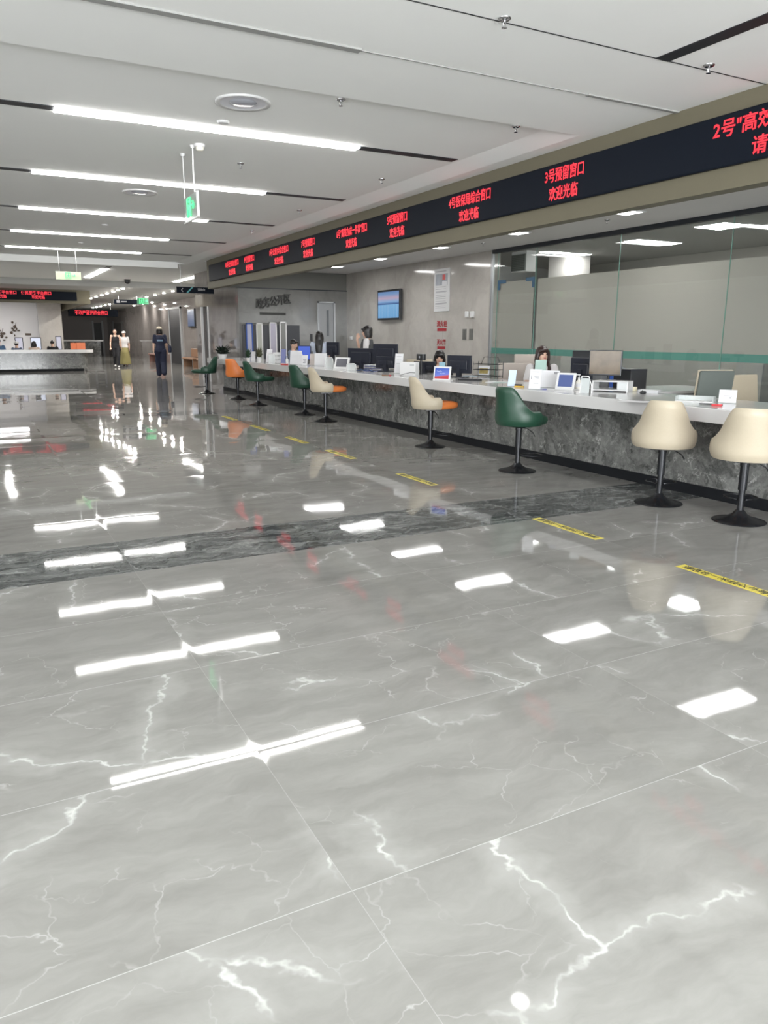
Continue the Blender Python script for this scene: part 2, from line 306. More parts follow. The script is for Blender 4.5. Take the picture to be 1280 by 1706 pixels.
def text(name, body, m, size, loc, xdir, up, parent=None, align='CENTER', ext=0.002, squeeze=1.0, bold=0.0):
    cu = bpy.data.curves.new(name, 'FONT'); cu.body = body; cu.size = size; cu.extrude = ext; cu.align_x = align; cu.align_y = 'CENTER'; cu.offset = bold; cu.resolution_u = 2
    tmp = bpy.data.objects.new(name, cu); C.objects.link(tmp); bpy.context.view_layer.update()
    me = bpy.data.meshes.new_from_object(tmp.evaluated_get(bpy.context.evaluated_depsgraph_get())); bpy.data.objects.remove(tmp); bpy.data.curves.remove(cu)
    me.materials.clear(); me.materials.append(M[m]); o = bpy.data.objects.new(name, me); C.objects.link(o)
    X = Vector(xdir).normalized(); Y = Vector(up).normalized(); Z = X.cross(Y)
    mm = Matrix((X*squeeze, Y, Z)).transposed().to_4x4(); mm.translation = Vector(loc)
    o.matrix_world = mm
    if parent is not None:
        pm = Matrix.Translation(parent.location) @ parent.rotation_euler.to_matrix().to_4x4()
        o.parent = parent; o.matrix_basis = pm.inverted() @ mm
    return o
def struct(name, bm, m, parent=None):
    o = obj(name, bm, m, parent); 
    if parent is None: o['kind'] = 'structure'
    return o
def quick_box(name, m, x0, x1, y0, y1, z0, z1, parent=None): 
    bm = bmesh.new(); box(bm, x0, x1, y0, y1, z0, z1); return struct(name, bm, m, parent)

# ================================================================== THE SETTING
ZT, ZO, ZS, ZC = 3.47, 3.42, 3.25, 3.20      # tray ceiling, outer hall ceiling, staff-zone ceiling, far corridor ceiling
XB0, XB1 = 5.78, 5.95                        # the bulkhead over the counter
XW, YF = 10.0, 21.45                         # stone wall / glass behind the staff, wall facing us at the end
YS = 31.0                                    # where the hall ceiling steps down
bm = bmesh.new(); box(bm, -8, 15.0, -6.2, 66, -0.1, 0); struct('floor', bm, 'floor')

# hall ceiling: outer slab with the raised tray cut out (tray X -3.6..5.3, Y 6.48..22.75)
TX0, TX1, TY0, TY1 = -3.6, 5.3, 6.42, 22.75
bm = bmesh.new()
box(bm, -8, XB0, -6.2, TY0, ZO, ZO+0.3); box(bm, -8, TX0, TY0, TY1, ZO, ZO+0.3); box(bm, TX1+0.27, XB0, TY0, TY1, ZO, ZO+0.3)
box(bm, -8, XB0, TY1, YS, ZO, ZO+0.3); box(bm, TX0, TX1, TY0, TY1, ZT, ZT+0.25)
rv = [bm.verts.new(v) for v in ((TX1-0.04, TY0, ZT+0.001), (TX1+0.27, TY0, ZO-0.0005), (TX1+0.27, TY0, ZO+0.2), (TX1-0.04, TY1, ZT+0.001), (TX1+0.27, TY1, ZO-0.0005), (TX1+0.27, TY1, ZO+0.2))]
for f_ in ((0, 1, 4, 3), (1, 2, 5, 4), (2, 0, 3, 5), (0, 2, 1), (3, 4, 5)): bm.faces.new([rv[i] for i in f_])
box(bm, XB0, 15, 21.6, YS, ZO, ZO+0.3)
struct('ceiling', bm, 'ceiling')
# stepped-down ceilings
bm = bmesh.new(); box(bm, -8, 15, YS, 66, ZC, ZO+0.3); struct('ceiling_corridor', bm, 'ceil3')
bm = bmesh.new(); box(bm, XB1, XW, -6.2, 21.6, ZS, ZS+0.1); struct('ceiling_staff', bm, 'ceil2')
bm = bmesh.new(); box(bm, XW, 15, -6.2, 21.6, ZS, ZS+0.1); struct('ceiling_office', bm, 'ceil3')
bm = bmesh.new(); box(bm, TX0, TX1+0.02, TY1-0.02, TY1+0.30, ZO-0.12, ZO); struct('trim_1', bm, 'ceiling')   # lower lip at the far end of the tray
# seams and slots in the near ceiling
yl, yg = 4.49, 5.37
bm = bmesh.new(); box(bm, -8, XB0, yl-0.006, yl+0.006, ZO-0.002, ZO+0.004); struct('trim_2', bm, 'blackslot')
bm = bmesh.new(); box(bm, -8, 2.62, yg-0.035, yg+0.035, ZO-0.012, ZO+0.004); box(bm, 2.62, 4.72, yg-0.006, yg+0.006, ZO-0.006, ZO+0.004); box(bm, 4.72, XB0, yg-0.02, yg+0.02, ZO-0.010, ZO+0.004); struct('trim_3', bm, 'gap')  # flat grey strips: the shade of a shallow groove put into their colour

# bulkhead over the counter
tb = obj('bulkhead', (lambda b: (box(b, XB0, XB1, -6.2, 21.35, 2.68, ZO), b)[1])(bmesh.new()), 'bulk'); tb.name = 'wall_bulkhead'; tb['kind'] = 'structure'
# side walls
quick_box('wall_left', 'white', -8.2, -8, -6.2, 66, 0, 3.8)
quick_box('wall_back', 'white', -8, 15, -6.4, -6.2, 0, 3.8)
bm = bmesh.new(); box(bm, XW, XW+0.2, 14.04, YF+0.2, 0, ZS+0.15); struct('wall_right', bm, 'wall')
# wall facing us: stone up to 2.76, painted strip above
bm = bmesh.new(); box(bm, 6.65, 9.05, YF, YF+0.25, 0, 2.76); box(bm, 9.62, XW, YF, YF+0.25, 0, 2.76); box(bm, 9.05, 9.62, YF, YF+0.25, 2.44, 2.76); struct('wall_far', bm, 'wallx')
bm = bmesh.new(); box(bm, 5.95, XW, YF+0.02, YF+0.2, 2.76, 3.45); struct('wall_far_upper', bm, mat('dark_grey_paint', (0.16, 0.16, 0.145), 0.7))
bm = bmesh.new(); box(bm, 6.65, XW, YF-0.012, YF+0.03, 2.745, 2.775); struct('trim_4', bm, 'frame')
quick_box('wall_side', 'pink', 6.65, 6.9, YF+0.25, 24.6, 0, ZO)
quick_box('wall_side_return', 'pink', 6.9, 9.3, 26.0, 26.2, 0, ZO)
quick_box('wall_side_pier', 'pink', 6.65, 6.9, 25.5, 26.2, 0, ZO)
quick_box('wall_side_lintel', 'pink', 6.65, 6.9, 24.6, 25.5, 2.35, ZO)
quick_box('wall_corridor', 'pink', 9.3, 9.5, 26.2, 64, 0, ZO)
quick_box('wall_end', mat('brown_grey_wall_paint', (0.24, 0.215, 0.205), 0.5), -8, 15, 64, 64.2, 0, ZC)
quick_box('wall_office_back', mat('grey_office_paint', (0.42, 0.40, 0.37), 0.7), 14.2, 14.4, -6.2, 21.6, 0, ZS+0.1)
quick_box('wall_office_far', 'white', XW+0.2, 14.2, 17.0, 17.2, 0, ZS)
quick_box('wall_office_pier', mat('warm_white_paint', (0.62, 0.59, 0.57), 0.6), 11.9, 12.6, 13.9, 14.5, 0, ZS)
quick_box('wall_outer', 'white', 14.9, 15.0, 21.6, 66, 0, ZO)

# door in the side wall (narrow opening with pale jambs) and doors of the walls ahead
def door(n, m, x0, x1, y0, y1, z1, axis='y'):
    d = bpy.data.objects.new('door_%d' % n, None); C.objects.link(d); d['kind'] = 'structure'
    d.location = ((x0+x1)/2, (y0+y1)/2, 0)
    ox, oy = d.location.x, d.location.y
    bm = bmesh.new(); box(bm, x0-ox, x1-ox, y0-oy, y1-oy, 0, z1); obj('door_leaf', bm, m, d)
    return d, ox, oy
# door 1: grey door with a narrow glazed panel in the wall facing us
d, ox, oy = door(1, 'doorgrey', 9.10, 9.57, YF+0.05, YF+0.10, 2.40)
bm = bmesh.new(); box(bm, 9.36-ox, 9.43-ox, YF+0.04-oy, YF+0.05-oy, 1.45, 2.2); obj('door_glass', bm, mat('dark_door_glass', (0.10, 0.11, 0.12), 0.2), d)
bm = bmesh.new(); box(bm, 9.05-ox, 9.10-ox, YF-0.02-oy, YF+0.2-oy, 0, 2.44); box(bm, 9.57-ox, 9.62-ox, YF-0.02-oy, YF+0.2-oy, 0, 2.44); box(bm, 9.05-ox, 9.62-ox, YF-0.02-oy, YF+0.2-oy, 2.40, 2.44); obj('door_frame', bm, 'steel', d)
# door 2: narrow opening in the side wall with two white jambs
d, ox, oy = door(2, 'doorgrey', 6.80, 6.84, 24.6, 25.5, 2.35)
bm = bmesh.new(); box(bm, 6.62-ox, 6.70-ox, 24.60-oy, 24.66-oy, 0, 2.35); box(bm, 6.62-ox, 6.70-ox, 25.44-oy, 25.50-oy, 0, 2.35); box(bm, 6.74-ox, 6.78-ox, 24.95-oy, 25.0-oy, 0, 2.35); obj('door_frame', bm, 'white', d)
# door 3: dark doorway in the corridor wall
d, ox, oy = door(3, 'doordark', 9.25, 9.31, 39.6, 42.0, 2.75)
bm = bmesh.new(); box(bm, 9.22-ox, 9.30-ox, 39.45-oy, 39.6-oy, 0, 2.85); box(bm, 9.22-ox, 9.30-ox, 42.0-oy, 42.15-oy, 0, 2.85); box(bm, 9.22-ox, 9.30-ox, 39.45-oy, 42.15-oy, 2.75, 2.85); obj('door_frame', bm, 'doorgrey', d)
# doors in the end wall
for i, px in enumerate((166, 193, 213, 238)):
    P = on_y(px, 590, 64)
    d, ox, oy = door(4+i, 'doordark', P.x-0.28, P.x+0.28, 63.93, 63.99, 2.35)
    bm = bmesh.new(); box(bm, P.x-0.42-ox, P.x-0.28-ox, 63.9-oy, 64-oy, 0, 2.5); box(bm, P.x+0.28-ox, P.x+0.42-ox, 63.9-oy, 64-oy, 0, 2.5); obj('door_frame', bm, 'doorgrey', d)

# island block on the left: far bulkhead, recessed bright office behind, column
quick_box('wall_island_bulkhead', 'bulk', -8, 4.35, 34.0, 34.3, 2.68, ZC)
quick_box('wall_island_return', 'bulk', 4.1, 4.35, 34.3, 46, 2.68, ZC)
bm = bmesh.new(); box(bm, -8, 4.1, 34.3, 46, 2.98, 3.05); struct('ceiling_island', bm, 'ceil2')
quick_box('wall_island_back', 'white', -8, 2.85, 42, 42.2, 0, 3.0)
quick_box('wall_island_column', 'wall', 2.85, 3.9, 41.4, 42.4, 0, 3.0)

# glass partition behind the staff with film
GP = bpy.data.objects.new('window_1', None); C.objects.link(GP); GP['kind'] = 'structure'; GP.location = (XW, 4.0, 0)
def gpart(name, m, dx0, dx1, y0, y1, z0, z1): bm = bmesh.new(); box(bm, dx0, dx1, y0-4.0, y1-4.0, z0, z1); return obj(name, bm, m, GP)
gpart('header_rail', 'frame', -0.05, 0.05, -6.2, 14.0, ZS-0.075, ZS)
gpart('end_post', 'steel', -0.03, 0.03, 14.0, 14.06, 0, ZS)
ys = [14.0, 13.83, 12.56, 10.3, 8.05, 5.8, 3.5, 1.2, -1.1, -3.4, -6.2]
for a_, b_ in zip(ys, ys[1:]): gpart('glass_pane', 'glass', -0.006, 0.006, b_+0.004, a_-0.004, 0.0, ZS-0.075)
for y in ys[1:-1]: gpart('glass_joint', 'glassedge', -0.007, 0.007, y-0.004, y+0.004, 0.0, ZS-0.075)
gpart('frosted_film', 'film', 0.008, 0.010, -6.2, 12.5, 1.22, 2.58); gpart('frosted_film', 'film', 0.008, 0.010, 12.62, 13.78, 1.22, 2.58)
gpart('teal_stripe', 'teal', 0.008, 0.010, -6.2, 13.99, 1.10, 1.22)
gpart('frosted_film', film_material('lower_frosted_film', (0.40, 0.40, 0.38), 0.35), 0.008, 0.010, -6.2, 13.99, 0.0, 1.10)
for y0, s in ((12.58, 1), (13.80, -1)):
    bm = bmesh.new(); ya, yb = sorted((y0, y0+0.27*s)); box(bm, -0.02, -0.008, ya-4, yb-4, 2.55, 2.62); ya, yb = sorted((y0, y0+0.07*s)); box(bm, -0.02, -0.008, ya-4, yb-4, 2.42, 2.55); obj('door_patch_fitting', bm, mat('dark_blue_fitting', (0.02, 0.08, 0.15), 0.4), GP)

# ================================================================== CEILING LIGHTS
def linear_lamp(xa, xb, ya, yb, z, label, lit=None, group='linear lamps across the hall ceiling', along='x'):
    """black track recessed flush in the ceiling with a lit diffuser inside it"""
    cx, cy = (xa+xb)/2, (ya+yb)/2
    t = thing('linear_ceiling_lamp', label, 'ceiling light', (cx, cy, z), 0, group)
    bm = bmesh.new(); box(bm, xa-cx, xb-cx, ya-cy, yb-cy, -0.006, 0.002); obj('track', bm, 'blackslot', t)
    x0, x1, y0, y1 = lit; bm = bmesh.new(); box(bm, x0-cx, x1-cx, y0-cy, y1-cy, -0.020, -0.004); obj('diffuser', bm, 'strip', t)
    return t
ORD = ['nearest', 'second nearest', 'third nearest', 'fourth nearest', 'farthest']
for i, y in enumerate((8.15, 11.25, 14.40, 17.58, 20.70)):
    linear_lamp(-3.1, 5.21, y-0.07, y+0.07, ZT, '%s of the five long lit strip lamps across the ceiling tray' % ORD[i], (0.86, 3.94, y-0.074, y+0.074))
linear_lamp(3.68, 3.82, 24.6, 29.6, ZO, 'short slanting strip lamp beside the pale exit sign', (3.66, 3.84, 25.4, 29.6), 'strip lamps running down the hall')
linear_lamp(6.88, 7.02, 24.6, 30.2, ZO, 'short slanting strip lamp left of the far end of the red display', (6.86, 7.04, 25.6, 30.2), 'strip lamps running down the hall')
linear_lamp(0.53, 0.67, 24.6, 29.6, ZO, 'short strip lamp at the left edge of the far ceiling', (0.51, 0.69, 25.4, 29.6), 'strip lamps running down the hall')
# bare black slot near the camera
bm = bmesh.new(); box(bm, -0.065, 0.065, -3.2, 0, -0.006, 0.002); t = obj('ceiling_track', bm, 'blackslot', loc=(4.63, yl, ZO)); tag(t, 'black empty lamp slot in the near ceiling at top right', 'ceiling track')
# a small round lamp above the photographer (mirrored in the floor)
t = thing('round_ceiling_lamp', 'small round lit downlight seen only mirrored in the near floor', 'ceiling light', (3.14, 3.74, ZO))
bm = bmesh.new(); lathe(bm, [(0.062, -0.004), (0.085, -0.008), (0.085, 0.002)], 28); obj('trim_ring', bm, 'plastic', t)
bm = bmesh.new(); lathe(bm, [(0.0, -0.006), (0.062, -0.006), (0.062, 0.001)], 28); obj('lamp_lens', bm, 'panel', t)

# panel lamps over the staff zone
pl = None
for i, y in enumerate((6.1, 8.85, 11.5, 14.1, 16.8, 19.3)):
    lab = ['nearest square-ended panel lamp over the staff, right of the third display caption', 'panel lamp over the staff above the woman in white', 'panel lamp over the staff left of the glass partition', 'panel lamp over the staff above the wall poster', 'panel lamp over the staff above the wall screen', 'farthest panel lamp over the staff by the facing wall'][i]
    if pl is None:
        pl = thing('panel_ceiling_lamp', lab, 'ceiling light', (8.25, y, ZS), 0, 'panel lamps over the staff')
        bm = bmesh.new(); box(bm, -0.58, 0.58, -0.16, 0.16, -0.014, -0.002); obj('diffuser', bm, 'panel', pl)
        bm = bmesh.new()
        for a in ((-0.61, 0.61, -0.19, -0.16), (-0.61, 0.61, 0.16, 0.19), (-0.61, -0.58, -0.16, 0.16), (0.58, 0.61, -0.16, 0.16)): box(bm, *a, -0.018, 0.0)
        obj('frame', bm, 'plastic', pl)
    else: dup(pl, (8.25, y, ZS), 0, lab)
# office lamps seen through the glass
def office_panel(x0, x1, y0, y1, label):
    t = thing('office_ceiling_lamp', label, 'ceiling light', ((x0+x1)/2, (y0+y1)/2, ZS), 0, 'lamps behind the glass partition'); a, b = (x1-x0)/2, (y1-y0)/2
    bm = bmesh.new(); box(bm, -a, a, -b, b, -0.014, -0.002); obj('diffuser', bm, 'panel', t)
    bm = bmesh.new(); box(bm, -a-0.02, a+0.02, -b-0.02, b+0.02, -0.008, 0.0); obj('frame', bm, 'plastic', t)
office_panel(10.78, 11.38, 8.85, 9.45, 'square lit panel lamp behind the glass at upper right')
office_panel(11.20, 12.35, 11.10, 11.45, 'narrow lit panel lamp behind the glass left of the square one')
office_panel(11.05, 12.30, 13.55, 13.80, 'narrow lit panel lamp behind the glass near the doorway')
office_panel(11.6, 12.8, 8.5, 8.9, 'lit panel lamp behind the glass at the right picture edge')

# corridor spotlights
sp = None; n = 0
rows = [(5.2, [31.25, 32.4, 33.6, 35.2, 36.8, 38.6, 40.4], 'row'), (7.25, [32.0, 33.7, 35.5, 37.4, 39.2, 41.3], 'row'), (7.1, [47.5, 49.2, 51.0, 52.8, 54.5], 'row'), (8.7, [43.5, 46.0, 48.8], 'row')]
RN = ['left row of small spotlights', 'right row of small spotlights', 'deep left row of small spotlights', 'deep right row of small spotlights']
PN = ['first', 'second', 'third', 'fourth', 'fifth', 'sixth', 'seventh']
for ri, (x, yy, _) in enumerate(rows):
    for k, y in enumerate(yy):
        lab = '%s lamp from the front in the %s over the corridor' % (PN[k], RN[ri]); z = ZC if y > YS else ZO
        if sp is None:
            sp = thing('ceiling_spotlight', lab, 'spotlight', (x, y, z), 0, 'corridor spotlights')
            bm = bmesh.new(); lathe(bm, [(0.08, 0.0), (0.08, -0.03), (0.06, -0.03)], 20); obj('lamp_ring', bm, 'plastic', sp)
            bm = bmesh.new(); lathe(bm, [(0.06, -0.028), (0.04, -0.045), (0.0, -0.05)], 20); obj('lamp_lens', bm, 'spot', sp)
        else: dup(sp, (x, y, z), 0, lab)
# strip lamps of the bright office behind the far counter
rs = None
for k, y in enumerate((36.0, 37.9, 39.9)):
    lab = '%s strip lamp in the bright office behind the far left counter' % ['near', 'middle', 'rear'][k]
    t = thing('office_strip_lamp', lab, 'ceiling light', (0.3, y, 2.98), 0, 'strip lamps over the far left office')
    bm = bmesh.new(); box(bm, -1.7, 1.5, -0.09, 0.09, -0.02, -0.004); obj('diffuser', bm, 'roomstrip', t)
    bm = bmesh.new(); box(bm, -1.73, 1.53, -0.11, 0.11, -0.01, 0.0); obj('frame', bm, 'plastic', t)

# large round recessed downlights (unlit) in the tray
def big_down(P, r, label):
    t = thing('round_downlight', label, 'ceiling light', (P.x, P.y, ZT), 0, 'large round recessed downlights')
    bm = bmesh.new(); lathe(bm, [(r*0.86, -0.012), (r, -0.016), (r, 0.0)], 40); lathe(bm, [(r*0.86, -0.012), (r*0.80, -0.008)], 40); obj('trim_ring', bm, 'plastic', t, smooth=True)
    bm = bmesh.new(); lathe(bm, [(r*0.84, -0.010), (r*0.72, -0.006), (r*0.5, -0.003)], 40); obj('reflector', bm, 'diffin', t, smooth=True)
    bm = bmesh.new(); lathe(bm, [(r*0.5, -0.004), (r*0.42, -0.016), (0.0, -0.02)], 32); obj('lamp_lens', bm, 'lens', t, smooth=True)
    return t
big_down(on_z(405, 170, ZT), 0.245, 'nearest large round unlit downlight above the first strip lamp')
big_down(on_z(233, 320, ZT), 0.245, 'large round unlit downlight between the second and third strip lamps')
# small white discs
for k, (px, py, l) in enumerate(((372, 202, 'small white ceiling disc under the nearest round downlight'), (175, 374, 'small white ceiling disc between the third and fourth strip lamps'), (135, 404, 'small white ceiling disc between the fourth and fifth strip lamps'))):
    P = on_z(px, py, ZT); bm = bmesh.new(); lathe(bm, [(0.0, -0.022), (0.05, -0.02), (0.06, -0.006), (0.06, 0)], 24); tag(obj('ceiling_disc', bm, 'plastic', loc=(P.x, P.y, ZT)), l, 'ceiling fitting', 'small ceiling discs')
# sprinklers
SPK = [(841, 30, ZO, 'sprinkler head on the thin black ceiling line, left one'), (1182, 108, ZO, 'sprinkler head on the thin black ceiling line, right one'), (568, 165, ZT, 'sprinkler head right of the nearest round downlight'), (860, 210, ZT, 'sprinkler head above the third red caption'), (401, 272, ZT, 'sprinkler head right of the green exit sign hanger'), (636, 298, ZT, 'sprinkler head beyond the end of the first strip lamp'), (499, 350, ZT, 'sprinkler head beyond the end of the second strip lamp'), (420, 384, ZT, 'sprinkler head beyond the end of the third strip lamp')]
s0 = None
for px, py, z, l in SPK:
    P = on_z(px, py, z)
    if s0 is None:
        s0 = thing('fire_sprinkler', l, 'sprinkler', (P.x, P.y, z), 0, 'ceiling sprinklers')
        bm = bmesh.new(); lathe(bm, [(0.042, 0.0), (0.042, -0.006), (0.030, -0.014), (0.012, -0.010)], 20); obj('rosette', bm, 'chrome', s0, smooth=True)
        bm = bmesh.new(); tube(bm, (0, 0, -0.01), (0, 0, -0.03), 0.009); tube(bm, (0.011, 0, -0.028), (0.004, 0, -0.055), 0.003); tube(bm, (-0.011, 0, -0.028), (-0.004, 0, -0.055), 0.003); obj('body', bm, 'chrome', s0)
        bm = bmesh.new(); lathe(bm, [(0, -0.054), (0.018, -0.054), (0.018, -0.058), (0, -0.058)], 12); obj('deflector', bm, 'chrome', s0)
    else: dup(s0, (P.x, P.y, z), 0, l)
# more sprinklers below the staff ceiling
for px, py, l in ((1012, 366, 'sprinkler head in the staff ceiling by the nearest panel lamp'), (805, 405, 'sprinkler head in the staff ceiling above the glass edge')):
    P = on_z(px, py, ZS); dup(s0, (P.x, P.y, ZS), 0, l)
# smoke detector
P = on_z(328, 240, ZT); t = thing('smoke_detector', 'cream smoke detector above the hanging green exit sign', 'smoke detector', (P.x+0.03, P.y, ZT))
bm = bmesh.new(); lathe(bm, [(0.06, 0), (0.058, -0.022), (0.048, -0.03)], 28); obj('base_plate', bm, 'plastic', t, smooth=True)
bm = bmesh.new(); lathe(bm, [(0.046, -0.03), (0.042, -0.055), (0.03, -0.066), (0, -0.068)], 28); obj('sensor_head', bm, mat('ivory_plastic', (0.72, 0.70, 0.62), 0.4), t, smooth=True)
# dome camera in front of the corridor step
P = on_z(214, 468, ZO-0.02); bm = bmesh.new(); ball(bm, (0, 0, -0.06), 0.10, 0.10, 0.10); box(bm, -0.1, 0.1, -0.1, 0.1, -0.03, 0.0); tag(obj('dome_camera', bm, 'dplastic', loc=(5.15, 29.9, ZO), smooth=True), 'small black dome camera above the front corridor spotlights', 'security camera')

# hanging green exit sign (plate seen at a slant)
def exit_pict(parent, O, X, Y, s, m):
    """running figure in a doorway with an arrow; O centre, X right, Y up, s height"""
    bm = bmesh.new(); X = Vector(X); Y = Vector(Y); N = X.cross(Y)
    def q(a, b, c, d, w):
        p0 = Vector(O)+X*a*s+Y*b*s; p1 = Vector(O)+X*c*s+Y*d*s; tube(bm, p0, p1, w*s, n=6)
    q(-0.55, -0.45, -0.55, 0.45, 0.045); q(-0.55, 0.45, 0.1, 0.45, 0.045); q(0.1, 0.45, 0.1, -0.45, 0.045)
    q(-0.2, 0.15, -0.25, -0.1, 0.06); q(-0.25, -0.1, -0.05, -0.22, 0.04); q(-0.05, -0.22, -0.1, -0.42, 0.04); q(-0.25, -0.1, -0.4, -0.38, 0.04); q(-0.2, 0.12, 0.0, 0.02, 0.03); q(-0.2, 0.12, -0.4, 0.0, 0.03)
    ball(bm, Vector(O)+X*(-0.18)*s+Y*0.28*s, 0.07*s, n=6)
    q(0.3, 0.05, 0.75, 0.05, 0.05); q(0.75, 0.05, 0.58, 0.22, 0.05); q(0.75, 0.05, 0.58, -0.12, 0.05)
    return obj('pictogram', bm, m, parent)
t = thing('hanging_exit_sign', 'slanted clear hanging exit sign with green running figure', 'exit sign', (2.32, 9.12, 0))
bm = bmesh.new(); box(bm, -0.006, 0.006, -0.30, 0.28, 2.73, 2.985); obj('sign_plate', bm, mat('smoky_acrylic', (0.36, 0.40, 0.38), 0.15, alpha=0.55), t)
bm = bmesh.new(); box(bm, -0.012, 0.012, -0.312, -0.30, 2.72, 2.99); box(bm, -0.012, 0.012, -0.312, 0.29, 2.715, 2.73); obj('edge_strip', bm, 'plastic', t)
exit_pict(t, (-0.012, 0.0, 2.86), (0, -1, 0), (0, 0, 1), 0.22, 'exitg')
bm = bmesh.new(); tube(bm, (0, -0.20, 2.99), (0, -0.17, 3.20), 0.008); tube(bm, (0, -0.17, 3.20), (0, -0.19, ZT), 0.008); lathe(bm, [(0.03, ZT), (0.02, ZT-0.03), (0, ZT-0.03)], 12, 0, -0.19); obj('hanger', bm, 'plastic', t)
bm = bmesh.new(); tube(bm, (0, 0.26, 2.99), (0, 0.26, ZT), 0.006); lathe(bm, [(0.03, ZT), (0.02, ZT-0.03), (0, ZT-0.03)], 12, 0, 0.26); obj('hanger', bm, 'plastic', t)
# pale exit sign facing us
t = thing('exit_sign_board', 'pale glowing green exit sign hanging at the left beyond the strip lamps', 'exit sign', (2.22, 21.0, 0))
bm = bmesh.new(); box(bm, -0.29, 0.29, -0.02, 0.02, 2.775, 2.965); obj('sign_plate', bm, mat('pale_sign_face', (0.30, 0.34, 0.24), 0.4, emit=0.10, ecol=(0.85, 0.95, 0.65)), t)
exit_pict(t, (0.03, -0.03, 2.87), (1, 0, 0), (0, 0, 1), 0.17, 'exitg')
bm = bmesh.new(); tube(bm, (0.2, 0, 2.965), (0.2, 0, ZT), 0.006, n=6); obj('hanger', bm, 'steel', t); bm = bmesh.new(); tube(bm, (-0.2, 0, 2.965), (-0.2, 0, ZT), 0.006, n=6); obj('hanger', bm, 'steel', t)
# green exit sign far down the corridor
P = on_y(238, 502, 36); t = thing('exit_sign_lamp', 'bright green exit sign beyond the corridor spotlights', 'exit sign', (P.x, 36.0, 0)); z = P.z
bm = bmesh.new(); box(bm, -0.24, 0.24, -0.02, 0.02, z-0.13, z+0.13); obj('sign_plate', bm, mat('dark_green_face', (0.01, 0.10, 0.04), 0.4, emit=0.04, ecol=(0.0, 0.8, 0.3)), t)
exit_pict(t, (0.0, -0.035, z), (1, 0, 0), (0, 0, 1), 0.26, 'exitg')
bm = bmesh.new(); tube(bm, (0, 0, z+0.13), (0, 0, ZC), 0.01, n=6); obj('hanger', bm, 'steel', t)
# dark hanging direction board beside it
P = on_y(213, 503, 37.5); t = thing('hanging_direction_board', 'dark direction board hanging left of the bright green exit sign', 'sign', (P.x, 37.5, 0)); z = P.z
bm = bmesh.new(); box(bm, -0.62, 0.62, -0.03, 0.03, z-0.10, z+0.10); obj('board', bm, 'led', t)
bm = bmesh.new(); box(bm, -0.5, -0.35, -0.036, -0.03, z-0.05, z+0.06); box(bm, -0.3, -0.05, -0.036, -0.03, z-0.02, z+0.03); obj('marks', bm, mat('grey_sign_print', (0.4, 0.4, 0.42), 0.5), t)
for s in (-0.4, 0.4): bm = bmesh.new(); tube(bm, (s, 0, z+0.1), (s, 0, ZC), 0.01, n=6); obj('hanger', bm, 'steel', t)
# navy direction sign near the end of the bulkhead
t = thing('direction_sign', 'navy hanging direction sign with white arrow and teal slash', 'sign', (5.73, 22.5, 0))
bm = bmesh.new(); box(bm, -0.53, 0.53, -0.03, 0.03, 2.62, 2.79); obj('board', bm, 'led', t)
bm = bmesh.new(); tube(bm, (-0.40, -0.035, 2.70), (-0.36, -0.035, 2.75), 0.008, n=6); tube(bm, (-0.40, -0.035, 2.70), (-0.36, -0.035, 2.65), 0.008, n=6); obj('arrow', bm, 'plastic', t)
bm = bmesh.new(); vs = [bm.verts.new(v) for v in ((-0.27, -0.034, 2.625), (-0.22, -0.034, 2.625), (-0.06, -0.034, 2.785), (-0.11, -0.034, 2.785))]; bm.faces.new(vs); obj('teal_slash', bm, mat('teal_print', (0.10, 0.36, 0.38), 0.5), t)
text('lettering', '咨询台', 'plastic', 0.075, (5.73+0.17, 22.464, 2.72), (1, 0, 0), (0, 0, 1), t)
for s in (-0.4, 0.4): bm = bmesh.new(); tube(bm, (s, 0, 2.79), (s, 0, ZO), 0.008, n=6); obj('hanger', bm, 'steel', t)

# ================================================================== LED DISPLAYS
LZ0, LZ1 = 2.855, 3.27
t = thing('led_display', 'long navy display band with red captions along the bulkhead over the counter', 'display', (XB0, 0, 0))
LD = t
bm = bmesh.new(); rbox(bm, -0.052, -0.003, -6.0, 21.0, LZ0, LZ1, 0.015, 2); obj('display_face', bm, 'led', t)
def caption(px1, py1, px2, l1, l2, size=0.16, lx=None, sx=1.0):
    """two red lines centred over a counter window; px1..px2 is where the first line runs"""
    a = on_x(px1, py1, XB0-0.056); b = on_x(px2, py1, XB0-0.056); yc = (a.y+b.y)/2
    c1 = text('caption', l1, 'red', size, (XB0-0.056, yc, 3.145), (0, -1, 0), (0, 0, 1), LD, bold=0.0022, squeeze=sx)
    c2 = text('caption', l2, 'red', size, (XB0-0.056, yc if lx is None else lx, 2.955), (0, -1, 0), (0, 0, 1), LD, bold=0.0022, squeeze=sx)
    return a.y, b.y
CAPS = [(908, 288, 974, '3号预留窗口'), (748, 340, 818, '4号医保局综合窗口'), (645, 370, 679, '5号预留窗口'), (560, 392, 613, '6号"高效办成一件事"窗口'), (502, 411, 525, '7号预留窗口'), (449, 424, 481, '8号公积金综合窗口'), (407, 436, 424, '9号预留窗口'), (375, 442, 398, '10号社保综合窗口')]
for px1, py, px2, l1 in CAPS:
    a, b = on_x(px1, py, XB0-0.056).y, on_x(px2, py, XB0-0.056).y
    wid = abs(a-b); n_ = sum(0.55 if ord(ch) < 128 else 1.0 for ch in l1); sx = wid/(n_*0.15)
    caption(px1, py, px2, l1, '欢迎光临', 0.15, sx=max(0.55, min(1.25, sx)))
a = on_x(1187, 235, XB0-0.056); sx = 1.0
text('caption', '2号"高效办成一件事"窗口', 'red', 0.15, (XB0-0.056, a.y, 3.145), (0, -1, 0), (0, 0, 1), LD, align='LEFT', bold=0.0022, squeeze=1.0)
a = on_x(1252, 245, XB0-0.056)
